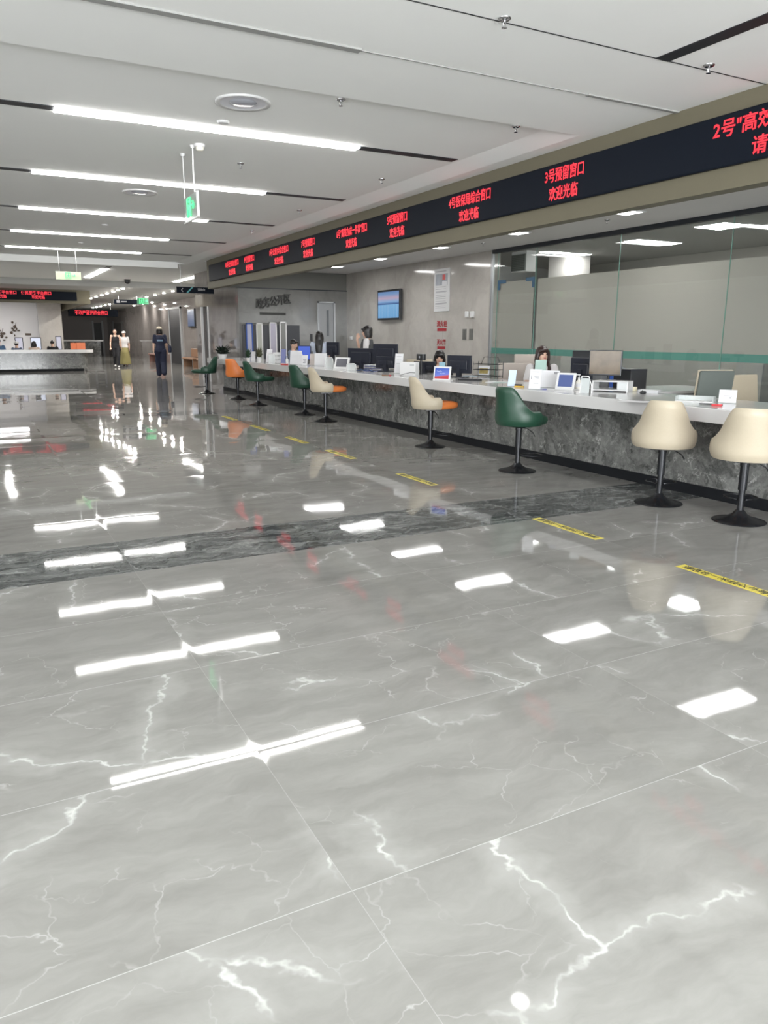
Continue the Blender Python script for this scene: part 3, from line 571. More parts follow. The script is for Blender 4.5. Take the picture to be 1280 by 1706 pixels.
text('caption', '请B', 'red', 0.15, (XB0-0.056, a.y, 2.955), (0, -1, 0), (0, 0, 1), LD, align='LEFT', bold=0.0022)

t = thing('led_display', 'navy display band with red captions over the far left counter', 'display', (0, 34.0, 0))
bm = bmesh.new(); rbox(bm, -4.0, 3.84, -0.062, -0.003, 2.78, 3.13, 0.015, 2); obj('display_face', bm, 'led', t)
def fl(px0, px1, py, body, z):
    a, b = on_y(px0, py, 33.93).x, on_y(px1, py, 33.93).x; n_ = len(body); text('caption', body, 'red', 0.15, ((a+b)/2, 33.93, z), (1, 0, 0), (0, 0, 1), t, bold=0.003, squeeze=(b-a)/(n_*0.15))
fl(34, 85, 479, '便民服务平台窗口', 3.035); fl(52, 74, 486, '欢迎光临', 2.88); fl(-24, 27, 479, '政务服务平台窗口', 3.035); fl(-12, 10, 486, '欢迎光临', 2.88)
a = on_y(113, 515, 46.5); b = on_y(197, 528, 46.5)
t = thing('led_display', 'distant navy display with one red line across the corridor', 'display', ((a.x+b.x)/2, 46.5, 0)); hw = (b.x-a.x)/2
bm = bmesh.new(); rbox(bm, -hw, hw, 0, 0.1, b.z, a.z, 0.015, 2); obj('display_face', bm, 'led', t)
text('caption', '不动产登记综合窗口', 'red', 0.26, ((a.x+b.x)/2-0.1, 46.48, (a.z+b.z)/2), (1, 0, 0), (0, 0, 1), t, bold=0.006, squeeze=0.75)
for s in (-0.7, 0.7): bm = bmesh.new(); tube(bm, (hw*s, 0.05, a.z), (hw*s, 0.05, ZC), 0.02, n=6); obj('hanger', bm, 'steel', t)

# ================================================================== THE LONG COUNTER
CX0, CX1, CYA, CYB, SZ0, SZ1 = 5.55, 6.60, 0.5, 20.9, 0.735, 0.86
t = thing('service_counter', 'long service counter with white slab top and dark marble front', 'counter', (CX0, 10, 0))
def cp(name, m, x0, x1, y0, y1, z0, z1, r=None):
    bm = bmesh.new()
    if r: rbox(bm, x0-CX0, x1-CX0, y0-10, y1-10, z0, z1, r, 2)
    else: box(bm, x0-CX0, x1-CX0, y0-10, y1-10, z0, z1)
    return obj(name, bm, m, t)
cp('counter_top', 'slab', CX0, CX1, CYA, CYB, SZ0, SZ1, 0.006)
cp('front_panel', 'counter', 5.90, 6.05, CYA, 20.6, 0.10, SZ0)
cp('plinth', 'black', 5.93, 6.02, CYA, 20.58, 0.0, 0.10)
cp('plinth', 'black', 5.88, 5.93, CYA, 20.6, 0.0, 0.10)
cp('back_panel', 'white', 6.05, 6.40, 20.3, 20.6, 0.0, SZ0)
# return desks of the clerks
DZ = SZ1
dsk = None
for k, (y0, y1, l) in enumerate(((6.05, 7.15, 'white clerk desk behind the counter right of the monitor pair'), (14.8, 15.7, 'white clerk desk below the wall screen'))):
    d = thing('clerk_desk', l, 'desk', (7.37, (y0+y1)/2, 0), 0, 'desks of the counter clerks') if dsk is None else None
    if dsk is None:
        bm = bmesh.new(); rbox(bm, -0.76, 0.6, -0.43, 0.43, DZ-0.03, DZ, 0.005); obj('desk_top', bm, 'slab', d)
        for sx in (-0.7, 0.5): bm = bmesh.new(); box(bm, sx, sx+0.05, -0.38, 0.38, 0, DZ-0.03); obj('side_panel', bm, 'plastic', d)
        bm = bmesh.new(); rbox(bm, -0.2, 0.2, -0.3, 0.3, 0.04, 0.58, 0.008); obj('drawer_unit', bm, 'plastic', d); dsk = d
    else: dup(dsk, (7.37, (y0+y1)/2, 0), 0, l)

# ================================================================== FLOOR TAPES
TY = [(2.58, 3.32), (4.06, 4.80), (6.39, 7.13), (8.27, 9.06), (9.80, 10.54), (11.40, 12.19), (13.1, 13.85)]
TL = ['yellow floor tape with black characters at the right picture edge', 'yellow floor tape crossing the near dark floor band', 'third yellow floor tape from the front, left of the cream and orange stool', 'fourth yellow floor tape from the front, half way along the counter', 'fifth yellow floor tape from the front', 'sixth yellow floor tape from the front', 'farthest yellow floor tape near the green stools']
for k, ((y0, y1), l) in enumerate(zip(TY, TL)):
    t = thing('floor_tape', l, 'floor tape', (3.94, (y0+y1)/2, 0), 0, 'yellow waiting-line tapes'); h = (y1-y0)/2
    bm = bmesh.new(); box(bm, -0.045, 0.045, -h, h, 0.0004, 0.0016); obj('tape', bm, 'yellow', t)
    text('lettering', '请您在一米线以外等候', 'ink', 0.068, (3.94, (y0+y1)/2, 0.0021), (0, -1, 0), (1, 0, 0), t, ext=0.0002, bold=0.0012)

# ================================================================== STOOLS
def make_stool(label, outer, inner, seatm, loc, rot):
    t = thing('swivel_bar_stool', label, 'bar stool', loc, rot, 'swivel stools along the counter')
    # backrest shell: wraps from arm to arm; high at the back (-Y)
    zb, NA, NZ, R, TH = 0.515, 56, 12, 0.262, 0.026
    def hgt(a):
        q = min(1.0, max(0.0, (abs(a)-math.radians(32))/math.radians(52))); q = 0.92*q*q*(3-2*q)+0.08*min(1.0, abs(a)/math.radians(84))**2
        e = min(1.0, max(0.0, (math.radians(112)-abs(a))/math.radians(7))); return (0.160+0.26*(1-q))*(0.80+0.20*math.sqrt(e))
    bm = bmesh.new(); AM = math.radians(112); go, gi = [], []
    for i in range(NA+1):
        a = -AM+2*AM*i/NA; H = hgt(a); co, ci = [], []
        for j in range(NZ+1):
            v = j/NZ; z = zb+H*v; fl_ = 0.90+0.10*min(1, v*H/0.06)**0.5 if v*H < 0.06 else 1.0
            lean = 0.045*max(0, (z-zb-0.1))/0.3*max(0, math.cos(a)); tq = min(1.0, max(0.0, (z-zb-0.10)/0.15)); nar = 1.0-0.17*tq*tq*(3-2*tq)
            r = R*fl_; x = r*math.sin(a)*nar*1.05; y = -r*math.cos(a)-lean
            k = 1.0 if j < NZ else 0.93
            co.append(bm.verts.new((x*k, y*k if a*a < 2.4 else y, z-(0 if j < NZ else 0.0))))
            ri = r-TH; ci.append(bm.verts.new((ri*math.sin(a)*nar*1.05/(1 if j < NZ else 0.98), -ri*math.cos(a)-lean*0.95, z-(0 if j < NZ else 0.004))))
        go.append(co); gi.append(ci)
    for i in range(NA):
        for j in range(NZ):
            bm.faces.new((go[i][j], go[i+1][j], go[i+1][j+1], go[i][j+1]))
            bm.faces.new((gi[i+1][j], gi[i][j], gi[i][j+1], gi[i+1][j+1])).material_index = 1
        bm.faces.new((go[i][NZ], go[i+1][NZ], gi[i+1][NZ], gi[i][NZ])).material_index = 1 if outer != inner else 0
        bm.faces.new((go[i+1][0], go[i][0], gi[i][0], gi[i+1][0]))
    for g0, g1, s in ((go[0], gi[0], 1), (go[-1], gi[-1], -1)):
        for j in range(NZ):
            f = (g0[j], g0[j+1], g1[j+1], g1[j]); bm.faces.new(f if s > 0 else f[::-1])
    bmesh.ops.recalc_face_normals(bm, faces=bm.faces[:])
    obj('backrest_shell', bm, [outer, inner], t, smooth='auto')
    bm = bmesh.new(); prof = []
    def ring(r, z, dy): return ((0, dy, z), r*0.93, r*1.06)
    loft(bm, [ring(0.15, 0.508, 0.03), ring(0.21, 0.512, 0.03), ring(0.232, 0.53, 0.04), ring(0.236, 0.56, 0.045), ring(0.228, 0.59, 0.045), ring(0.20, 0.606, 0.04), ring(0.10, 0.612, 0.035)], 40)
    for v in bm.verts:
        if v.co.y > 0.05: v.co.y = 0.05+(v.co.y-0.05)*1.32
    obj('seat', bm, seatm, t, smooth=True)
    bm = bmesh.new(); box(bm, -0.10, 0.10, -0.09, 0.11, 0.49, 0.51); tube(bm, (0, 0, 0.455), (0, 0, 0.495), 0.038, n=20); obj('seat_plate', bm, 'metal', t)
    bm = bmesh.new(); tube(bm, (0, 0, 0.03), (0, 0, 0.30), 0.026, n=24); tube(bm, (0, 0, 0.26), (0, 0, 0.49), 0.034, n=24); obj('gas_column', bm, 'metal', t, smooth='auto')
    bm = bmesh.new(); lathe(bm, [(0.0, 0.0), (0.205, 0.0), (0.208, 0.004), (0.204, 0.009), (0.175, 0.017), (0.13, 0.028), (0.09, 0.042), (0.058, 0.062), (0.038, 0.088), (0.032, 0.095), (0.0, 0.095)], 48); obj('base', bm, 'metal', t, smooth='auto')
    bm = bmesh.new(); pts = [(0.03, 0.02, 0.175)]+[(0.13*math.sin(a), 0.06+0.13*(1-math.cos(a))*0.9+0.02, 0.165) for a in [0.9, 1.2, 1.5, 1.8]]+[(0.08, 0.30, 0.165), (0.0, 0.315, 0.165), (-0.08, 0.30, 0.165)]+[(-0.13*math.sin(a), 0.06+0.13*(1-math.cos(a))*0.9+0.02, 0.165) for a in [1.8, 1.5, 1.2, 0.9]]+[(-0.03, 0.02, 0.175)]
    path(bm, pts, 0.008); obj('footrest', bm, 'metal', t, smooth=True)
    bm = bmesh.new(); path(bm, [(0.03, 0.0, 0.485), (0.10, 0.03, 0.478), (0.16, 0.055, 0.44), (0.185, 0.065, 0.40)], 0.005); obj('height_lever', bm, 'metal', t, smooth=True)
    return t
STL = [((5.36, 3.98), 52, 'cream', 'orange', 'orange', 'cream backed bar stool at the right picture edge with orange rim'),
       ((5.31, 4.78), 50, 'cream', 'cream', 'orange', 'cream bar stool seen from behind, second from the right edge'),
       ((5.20, 6.70), 84, 'green', 'green', 'green', 'dark green bar stool, nearest of the green ones'),
       ((5.32, 8.77), 108, 'cream', 'cream', 'orange', 'cream bar stool with orange seat standing alone in mid counter'),
       ((5.29, 12.24), 104, 'cream', 'cream', 'orange', 'cream bar stool with orange seat beside a green stool'),
       ((5.39, 13.46), 82, 'green', 'green', 'green', 'dark green bar stool just behind the cream and orange one'),
       ((5.25, 15.78), 96, 'green', 'green', 'green', 'dark green bar stool right of the all-orange stool'),
       ((5.34, 17.49), 62, 'orange', 'orange', 'orange', 'all-orange bar stool near the far end of the counter'),
       ((5.17, 19.61), -68, 'green', 'green', 'green', 'farthest dark green bar stool, facing left away from the counter')]
for (x, y), az, o_, i_, s_, l in STL: make_stool(l, o_, i_, s_, (x, y, 0), -math.radians(az))

# ================================================================== FITTINGS ON THE STONE WALLS
t = thing('wall_screen', 'wall-mounted information screen with blue picture on the stone wall', 'screen', (XW, 18.57, 0))
zt, zb2 = 2.66, 1.88
bm = bmesh.new(); rbox(bm, -0.12, -0.04, -0.63, 0.63, zb2, zt, 0.008); obj('housing', bm, 'dplastic', t)
bm = bmesh.new(); box(bm, -0.124, -0.119, -0.585, 0.585, zb2+0.05, zt-0.05)
a = NT('screen_picture'); sp_ = a.n('ShaderNodeSeparateXYZ'); a.l(a.n('ShaderNodeTexCoord').outputs['Object'], sp_.inputs[0])
f = a.math('DIVIDE', a.math('SUBTRACT', sp_.outputs[2], zb2), zt-zb2)
cr = a.n('ShaderNodeValToRGB'); a.l(f, cr.inputs[0]); cr.color_ramp.interpolation = 'LINEAR'
st_ = [(0.0, (0.10, 0.28, 0.55)), (0.12, (0.16, 0.42, 0.75)), (0.5, (0.22, 0.48, 0.80)), (0.52, (0.03, 0.09, 0.30)), (0.6, (0.25, 0.45, 0.75)), (0.72, (0.55, 0.42, 0.55)), (0.85, (0.20, 0.35, 0.62)), (1.0, (0.10, 0.18, 0.38))]
while len(cr.color_ramp.elements) < len(st_): cr.color_ramp.elements.new(0.5)
for e, (p, c) in zip(cr.color_ramp.elements, st_): e.position = p; e.color = (*c, 1)
ln = a.math('LESS_THAN', a.math('FRACT', a.math('MULTIPLY', sp_.outputs[1], 6.0)), 0.06); lo = a.math('MULTIPLY', ln, a.math('LESS_THAN', f, 0.5))
a.l(a.mix(a.math('MULTIPLY', lo, 0.5), cr.outputs[0], (0.8, 0.9, 1, 1)), a.b.inputs['Emission Color']); a.b.inputs['Emission Strength'].default_value = 0.27; a.b.inputs['Base Color'].default_value = (0.01, 0.01, 0.01, 1); a.b.inputs['Roughness'].default_value = 0.25
obj('display', bm, a.m, t)
bm = bmesh.new(); box(bm, -0.04, 0.0, -0.2, 0.2, 2.1, 2.45); obj('wall_bracket', bm, 'dplastic', t)
# poster
t = thing('wall_notice', 'tall white notice board with photos hanging on the stone wall', 'poster', (XW, 16.05, 0))
bm = bmesh.new(); rbox(bm, -0.03, 0.0, -0.33, 0.33, 2.04, 3.02, 0.004); obj('board', bm, 'plastic', t)
bm = bmesh.new(); box(bm, -0.034, -0.03, -0.27, 0.27, 2.64, 2.9); obj('picture', bm, mat('greyish_photo_print', (0.36, 0.38, 0.42), 0.5, noise=0.3, nscale=12), t)
bm = bmesh.new(); box(bm, -0.037, -0.034, -0.17, -0.05, 2.76, 2.88); obj('picture', bm, mat('red_photo_print', (0.62, 0.10, 0.09), 0.5), t)
bm = bmesh.new(); box(bm, -0.037, -0.034, -0.26, -0.04, 2.64, 2.73); obj('picture', bm, 'paper', t)
bm = bmesh.new()
for z in (2.95, 2.60, 2.55, 2.49, 2.47, 2.41, 2.37, 2.33, 2.27, 2.22, 2.20, 2.16, 2.12): box(bm, -0.033, -0.03, -0.2 if z not in (2.49, 2.22) else -0.25, 0.26, z, z+(0.014 if z in (2.49, 2.22, 2.95) else 0.007))
obj('printed_lines', bm, mat('grey_print', (0.30, 0.30, 0.32), 0.7), t)
# red stickers
for (px, py, w_, txt, sub, l) in ((736.5, 544, 0.42, '消火栓', '请勿遮挡', 'upper red sticker with characters on the stone wall'), (735.5, 574, 0.36, '灭火器', '请勿挪动', 'lower red sticker with characters just over the woman behind the dark monitor')):
    P = on_x(px, py, XW); t = thing('wall_sticker', l, 'sticker', (XW, P.y, 0), 0, 'red fire stickers')
    text('lettering', txt, 'redink', 0.16*w_/0.42, (XW-0.003, P.y, P.z+0.05), (0, -1, 0), (0, 0, 1), t, bold=0.004)
    bm = bmesh.new(); box(bm, -0.003, 0, -w_/2, w_/2, P.z-0.11, P.z-0.04); obj('red_bar', bm, 'redink', t)
# square white fittings and grey switch plates
for px, l in ((779.5, 'left of two small white boxes on the stone wall'), (788.5, 'right of two small white boxes on the stone wall')):
    P = on_x(px, 523, XW); bm = bmesh.new(); rbox(bm, -0.05, 0, -0.055, 0.055, P.z-0.06, P.z+0.06, 0.01); box(bm, -0.055, -0.0, -0.05, 0.05, P.z-0.075, P.z-0.06); tag(obj('wall_sensor_box', bm, 'plastic', loc=(XW, P.y, 0)), l, 'wall box', 'white wall boxes')
for px, l in ((774.5, 'left of two tall grey switch plates on the stone wall'), (785.5, 'right of two tall grey switch plates on the stone wall')):
    P = on_x(px, 557, XW); t = thing('switch_plate', l, 'switch plate', (XW, P.y, 0), 0, 'grey switch plates'); bm = bmesh.new(); rbox(bm, -0.015, 0, -0.075, 0.075, P.z-0.12, P.z+0.12, 0.004); obj('plate', bm, mat('grey_switch_plastic', (0.14, 0.14, 0.13), 0.4), t)
    bm = bmesh.new()
    for q in (-0.06, 0.0, 0.06): box(bm, -0.02, -0.015, -0.05, 0.05, P.z+q-0.022, P.z+q+0.022)
    obj('rockers', bm, mat('grey_switch_plastic', (0.14, 0.14, 0.13), 0.4), t)
for px, py, m_, l in ((572, 507, 'redink', 'small red alarm high on the stone wall near its corner'), (571.5, 563, 'redink', 'small red alarm button low on the stone wall near its corner'), (586.5, 563, 'plastic', 'small white switch beside the low red alarm button')):
    P = on_x(px, py, XW); bm = bmesh.new(); rbox(bm, -0.05, 0, -0.07, 0.07, P.z-0.06, P.z+0.06, 0.012); tube(bm, (-0.05, 0, P.z), (-0.065, 0, P.z), 0.03); tag(obj('wall_alarm' if m_ == 'redink' else 'light_switch', bm, m_, loc=(XW, P.y, 0)), l, 'alarm' if m_ == 'redink' else 'switch')
# dark lock on the wall beside the grey door
P = on_y(518.5, 562, YF); bm = bmesh.new(); rbox(bm, -0.04, 0.04, -0.03, 0, P.z-0.10, P.z+0.10, 0.01); tag(obj('door_lock_keypad', bm, 'dplastic', loc=(P.x, YF, 0)), 'small black keypad left of the grey door', 'keypad')
# metal letters
L = thing('wall_lettering', 'dark metal characters mounted high on the facing wall', 'lettering', (7.68, YF, 0))
for k, ch in enumerate('政务公开区'):
    px = 433+k*11.4; P = on_y(px, 507-k*2.0, YF-0.05); text('character', ch, 'letter', 0.30, (P.x, YF-0.06, P.z), (1, 0, 0), (0, 0, 1), L, ext=0.025, bold=0.003, squeeze=0.72)
# white canopy strip and display cabinets under the letters
P0, P1 = on_y(433, 530, YF), on_y(476, 521, YF)
bm = bmesh.new(); box(bm, P0.x, P1.x, YF-0.012, YF, 2.03, 2.10); tag(obj('wall_plaque', bm, 'letter'), 'narrow dark plaque under the wall characters', 'plaque')
cab = thing('display_cabinet', 'row of lit glass display cabinets against the facing wall', 'cabinet', (7.5, YF-0.22, 0))
cab.location = (0, 0, 0)
for (p0, p1, top, m_, m2) in ((410, 421, 538, mat('pale_lilac_poster', (0.42, 0.42, 0.52), 0.4), 'blue'), (427, 437.5, 538, mat('pale_cream_poster', (0.42, 0.43, 0.38), 0.4), 'steel'), (449, 461, 537, mat('pale_violet_poster', (0.44, 0.42, 0.50), 0.4), 'steel'), (466, 477.5, 536, mat('grey_glass_poster', (0.20, 0.20, 0.19), 0.25), 'steel')):
    a_, b_ = on_y(p0, top, YF-0.3), on_y(p1, top, YF-0.3); x0, x1, z1 = a_.x, b_.x, a_.z
    bm = bmesh.new(); box(bm, x0+0.02, x1-0.02, YF-0.28, YF-0.26, 0.25, z1-0.03); obj('door_panel', bm, m_, cab)
    bm = bmesh.new(); box(bm, x0, x0+0.025, YF-0.30, YF-0.26, 0.2, z1); box(bm, x1-0.03, x1, YF-0.30, YF-0.26, 0.2, z1); box(bm, x0, x1, YF-0.30, YF-0.26, z1-0.03, z1); obj('door_frame', bm, 'white' if m2 == 'steel' else m2, cab)
a_, b_ = on_y(409, 538, YF-0.3), on_y(484, 538, YF-0.3)
bm = bmesh.new(); box(bm, a_.x-0.02, b_.x+0.3, YF-0.25, YF-0.01, 0.1, a_.z-0.05); obj('carcass', bm, mat('dark_cabinet_interior', (0.05, 0.052, 0.06), 0.4), cab)

# second wall screen, benches etc. along the corridor wall
P = on_x(323, 530, 9.3); t = thing('corridor_wall_screen', 'small blue wall screen far back beside the side door', 'screen', (9.3, P.y, 0))
bm = bmesh.new(); rbox(bm, -0.14, -0.04, -0.65, 0.65, P.z-0.42, P.z+0.42, 0.01); obj('housing', bm, 'dplastic', t); bm = bmesh.new(); box(bm, -0.145, -0.139, -0.6, 0.6, P.z-0.37, P.z+0.37); obj('display', bm, mat('blue_grey_screen', (0.02, 0.02, 0.03), 0.3, emit=0.10, ecol=(0.25, 0.38, 0.65)), t); bm = bmesh.new(); box(bm, -0.04, 0, -0.2, 0.2, P.z-0.15, P.z+0.15); obj('wall_bracket', bm, 'dplastic', t)
bt = None
def bench(label, x, y, L_, m_seat, rot=0):
    t = thing('waiting_bench', label, 'bench', (x, y, 0), rot, 'waiting benches')
    bm = bmesh.new(); rbox(bm, -0.5, 0.0, -L_/2, L_/2, 0.36, 0.44, 0.02); obj('seat', bm, m_seat, t)
    bm = bmesh.new(); rbox(bm, -0.06, 0.02, -L_/2, L_/2, 0.46, 0.85, 0.02); obj('backrest', bm, m_seat, t)
    for s in (-1, 1): bm = bmesh.new(); box(bm, -0.45, -0.05, s*(L_/2-0.1)-0.03, s*(L_/2-0.1)+0.03, 0, 0.36); obj('leg', bm, m_seat, t)
bench('tan wooden waiting bench against the corridor wall under the small blue screen', 9.2, 36.3, 2.0, 'wood')
bench('second tan wooden waiting bench nearer the side door', 9.2, 33.4, 2.4, 'wood')
bench('tan bench beyond the dark doorway', 9.2, 44.6, 1.8, mat('pinkish_wood', (0.36, 0.19, 0.16), 0.5))
for k, (y, m_) in enumerate(((34.6, 'redseat'), (34.0, mat('beige_cushion', (0.36, 0.30, 0.26), 0.7)))):
    bm = bmesh.new(); rbox(bm, -0.22, 0.0, -0.20, 0.20, 0, 0.55, 0.04, M4=Matrix.Rotation(0.1, 4, 'Y')); tag(obj('leaning_cushion', bm, m_, loc=(9.05, y, 0.45)), ['red folder board leaning on the bench', 'beige folder board leaning on the bench'][k], 'board')
P = on_y(228, 590, 60); bench('red waiting bench at the far end of the corridor', P.x+0.9, 60.6, 2.0, 'redseat', math.radians(-90))
P = on_y(227, 566, 62); bm = bmesh.new(); rbox(bm, -0.45, 0.45, -0.03, 0.03, P.z-0.25, P.z+0.25, 0.01); tube(bm, (0, 0, 0), (0, 0, P.z-0.25), 0.03); box(bm, -0.3, 0.3, -0.2, 0.2, 0, 0.03); tag(obj('standing_screen', bm, 'screenlite', loc=(P.x, 62, 0)), 'small glowing pale screen above the red bench', 'screen')
P0 = on_y(105, 566, 58); P1 = on_y(172, 566, 58)
t = thing('service_counter', 'farthest service counter behind the walking woman in black', 'counter', (P0.x, 58, 0)); w_ = P1.x-P0.x
bm = bmesh.new(); rbox(bm, -4, w_, -0.1, 0.6, P0.z-0.12, P0.z, 0.02); obj('counter_top', bm, 'slab', t); bm = bmesh.new(); box(bm, -4, w_-0.2, 0.0, 0.5, 0, P0.z-0.12); obj('front_panel', bm, 'counter', t)

# ================================================================== FAR LEFT COUNTER
t = thing('service_counter', 'grey marble counter with rounded white top at the far left', 'counter', (0, 33.9, 0))
bm = bmesh.new(); X1 = 4.32; prof = [(-7.9, -0.12)]+[(X1-0.35+0.35*math.sin(a), 0.23-0.35*math.cos(a)) for a in [i*PI/16 for i in range(9)]]+[(X1, 0.55), (-7.9, 0.55)]
def prism(bm, pr_, z0, z1):
    A = [bm.verts.new((x, y, z0)) for x, y in pr_]; B = [bm.verts.new((x, y, z1)) for x, y in pr_]; n = len(pr_)
    for i in range(n): bm.faces.new((A[i], A[(i+1) % n], B[(i+1) % n], B[i]))
    bm.faces.new(A[::-1]); bm.faces.new(B)
prism(bm, prof, 0.74, 0.86); obj('counter_top', bm, 'slab', t)
bm = bmesh.new(); prism(bm, [(-7.9, 0.05)]+[(3.8+0.3*math.sin(a), 0.35-0.3*math.cos(a)) for a in [i*PI/16 for i in range(9)]]+[(4.1, 0.5), (-7.9, 0.5)], 0.1, 0.74); obj('front_panel', bm, 'counter', t)
bm = bmesh.new(); prism(bm, [(-7.9, 0.1), (3.9, 0.1), (3.9, 0.5), (-7.9, 0.5)], 0.0, 0.1); obj('plinth', bm, 'black', t)

# ================================================================== PEOPLE
def hand(bm, W_, d, side, s, curl=0.5):
    """palm and five fingers beyond the wrist W_, pointing along d"""
    d = Vector(d).normalized(); x, y = frame_of(d); Pm = Vector(W_)+d*0.045*s
    loft(bm, [(Vector(W_), x*0.022*s, y*0.018*s), (Pm, x*0.038*s, y*0.014*s), (Vector(W_)+d*0.085*s, x*0.040*s, y*0.013*s)], 10)
    for k, (o, ln) in enumerate(((-0.030, 0.062), (-0.010, 0.074), (0.010, 0.069), (0.029, 0.054))):
        b = Vector(W_)+d*0.082*s+x*o*s; m_ = b+d*ln*0.5*s+y*0.012*curl*s; e = b+d*ln*(0.95-0.25*curl)*s+y*0.04*curl*s
        tube(bm, b-d*0.01*s, m_, 0.0085*s, 0.008*s, 8); tube(bm, m_, e, 0.008*s, 0.0065*s, 8); ball(bm, m_, 0.008*s, n=5); ball(bm, e, 0.0065*s, n=5)
    b = Vector(W_)+d*0.03*s-x*0.03*s*side; m_ = b+d*0.03*s-x*0.022*s*side; e = m_+d*0.03*s-x*0.004*s*side
    tube(bm, b, m_, 0.011*s, 0.0095*s, 8); tube(bm, m_, e, 0.0095*s, 0.0075*s, 8); ball(bm, m_, 0.0095*s, n=5); ball(bm, e, 0.0075*s, n=5)
def limb(bm, pts, rs, n=14):
    for (a, b), (ra, rb) in zip(zip(pts, pts[1:]), zip(rs, rs[1:])): tube(bm, a, b, ra, rb, n)
    for p, r in zip(pts, rs): ball(bm, p, r, n=7)
def remesh(o, vox, sm=4):
    r = o.modifiers.new('remesh', 'REMESH'); r.mode = 'VOXEL'; r.voxel_size = vox; r.use_smooth_shade = True
    if sm: q = o.modifiers.new('smooth', 'SMOOTH'); q.factor = 0.5; q.iterations = sm
def person(label, loc, az, h, J, top, bottom, hair='long', sleeves='short', skirt=None, shoes='dplastic', cap=None, vest=None, haircol='hair', tank=False, vox=0.011, face=True, seated=False, headtilt=0.0, headturn=0.0, wide=1.0):
    """facing local +Y; az = compass direction faced (0 = +Y, 90 = +X)"""
    s = h/1.70; t = thing('person', label, 'person', loc, -math.radians(az)); V = lambda p: Vector(p)*s
    pz = J.get('pelvis', 0.93)                       # pelvis height
    dz = pz-0.93
    Z = lambda z: z+dz
    lean = J.get('lean', 0.0)
    def T(x, y, z): return Vector((x, y+lean*(z-0.93), z+dz))*s
    shL, shR = T(-0.165, 0, 1.385), T(0.165, 0, 1.385)
    elL, elR = V(J['elL']), V(J['elR']); wrL, wrR = V(J['wrL']), V(J['wrR'])
    hiL, hiR = T(-0.085, 0, 0.90), T(0.085, 0, 0.90); knL, knR = V(J['knL']), V(J['knR']); anL, anR = V(J['anL']), V(J['anR'])
    HC = T(0, 0.012, 1.575)
    MH = Matrix.Rotation(-math.radians(headturn), 3, 'Z') @ Matrix.Rotation(math.radians(headtilt), 3, 'X')
    def Hh(v): return HC + MH @ (Vector(v)*s)
    bm = bmesh.new()
    # head: skull, jaw, nose, ears
    Mh4 = MH.to_4x4()
    ball(bm, Hh((0, -0.012, 0.022)), 0.076*s, 0.094*s, 0.092*s, 14, Mh4); ball(bm, Hh((0, 0.020, -0.035)), 0.060*s, 0.066*s, 0.078*s, 14, Mh4); ball(bm, Hh((0, 0.052, -0.085)), 0.026*s, 0.024*s, 0.022*s, 8, Mh4)
    tube(bm, Hh((0, 0.080, 0.012)), Hh((0, 0.100, -0.022)), 0.006*s, 0.012*s, 8); ball(bm, Hh((0, 0.098, -0.024)), 0.013*s, 0.012*s, 0.010*s, 6)
    for q in (-1, 1): ball(bm, Hh((q*0.076, 0.0, -0.015)), 0.010*s, 0.018*s, 0.028*s, 6, Mh4)
    tube(bm, HC+Vector((0, -0.015, -0.05))*s, T(0, -0.005, 1.37), 0.050*s, 0.058*s, 16)
    fem = 1.0 if hair != 'short' else 1.12
    loft(bm, [(T(0, 0, 0.88), 0.15*s, 0.10*s), (T(0, 0, 0.97), 0.158*s, 0.105*s), (T(0, 0, 1.08), 0.122*s*fem, 0.088*s), (T(0, 0.005, 1.22), 0.148*s*fem, 0.105*s), (T(0, 0, 1.33), 0.160*s*fem, 0.095*s), (T(0, -0.005, 1.40), 0.120*s, 0.070*s), (T(0, -0.008, 1.44), 0.06*s, 0.055*s)], 24)
    limb(bm, [shL, elL, wrL], [0.050*s, 0.038*s, 0.026*s]); limb(bm, [shR, elR, wrR], [0.050*s, 0.038*s, 0.026*s])
    hand(bm, wrL, J.get('hdL', wrL-elL), -1, s); hand(bm, wrR, J.get('hdR', wrR-elR), 1, s)
    limb(bm, [hiL, knL, anL], [0.085*s, 0.055*s, 0.038*s]); limb(bm, [hiR, knR, anR], [0.085*s, 0.055*s, 0.038*s])
    o = obj('body', bm, 'skin', t); remesh(o, vox, 3)
    # clothes
    bm = bmesh.new(); g = 0.014*s
    topz = 1.425 if not tank else 1.36
    rings = [(T(0, 0, 0.90), 0.168*s, 0.118*s), (T(0, 0, 0.98), 0.172*s, 0.12*s), (T(0, 0, 1.08), 0.145*s*fem, 0.108*s), (T(0, 0.005, 1.22), 0.166*s*fem, 0.122*s), (T(0, 0, 1.33), 0.172*s*fem, 0.112*s)]
    if not tank: rings += [(T(0, -0.004, 1.40), 0.138*s, 0.088*s), (T(0, -0.006, topz), 0.078*s, 0.070*s)]
    else: rings += [(T(0, -0.004, 1.36), 0.15*s, 0.10*s)]
    loft(bm, rings, 24)
    if tank:
        for q in (-1, 1): tube(bm, T(q*0.085, 0.09, 1.34), T(q*0.075, 0.0, 1.445), 0.018*s, 0.016*s, 8); tube(bm, T(q*0.085, -0.085, 1.34), T(q*0.075, 0.0, 1.445), 0.018*s, 0.016*s, 8)
    else:
        for sh, el, wr in ((shL, elL, wrL), (shR, elR, wrR)):
            if sleeves == 'short': m_ = sh.lerp(el, 0.72); limb(bm, [sh, m_], [0.064*s, 0.056*s])
            else: limb(bm, [sh, el, wr.lerp(el, 0.12)], [0.062*s, 0.050*s, 0.038*s])
    o = obj('shirt', bm, top, t); remesh(o, vox, 3)
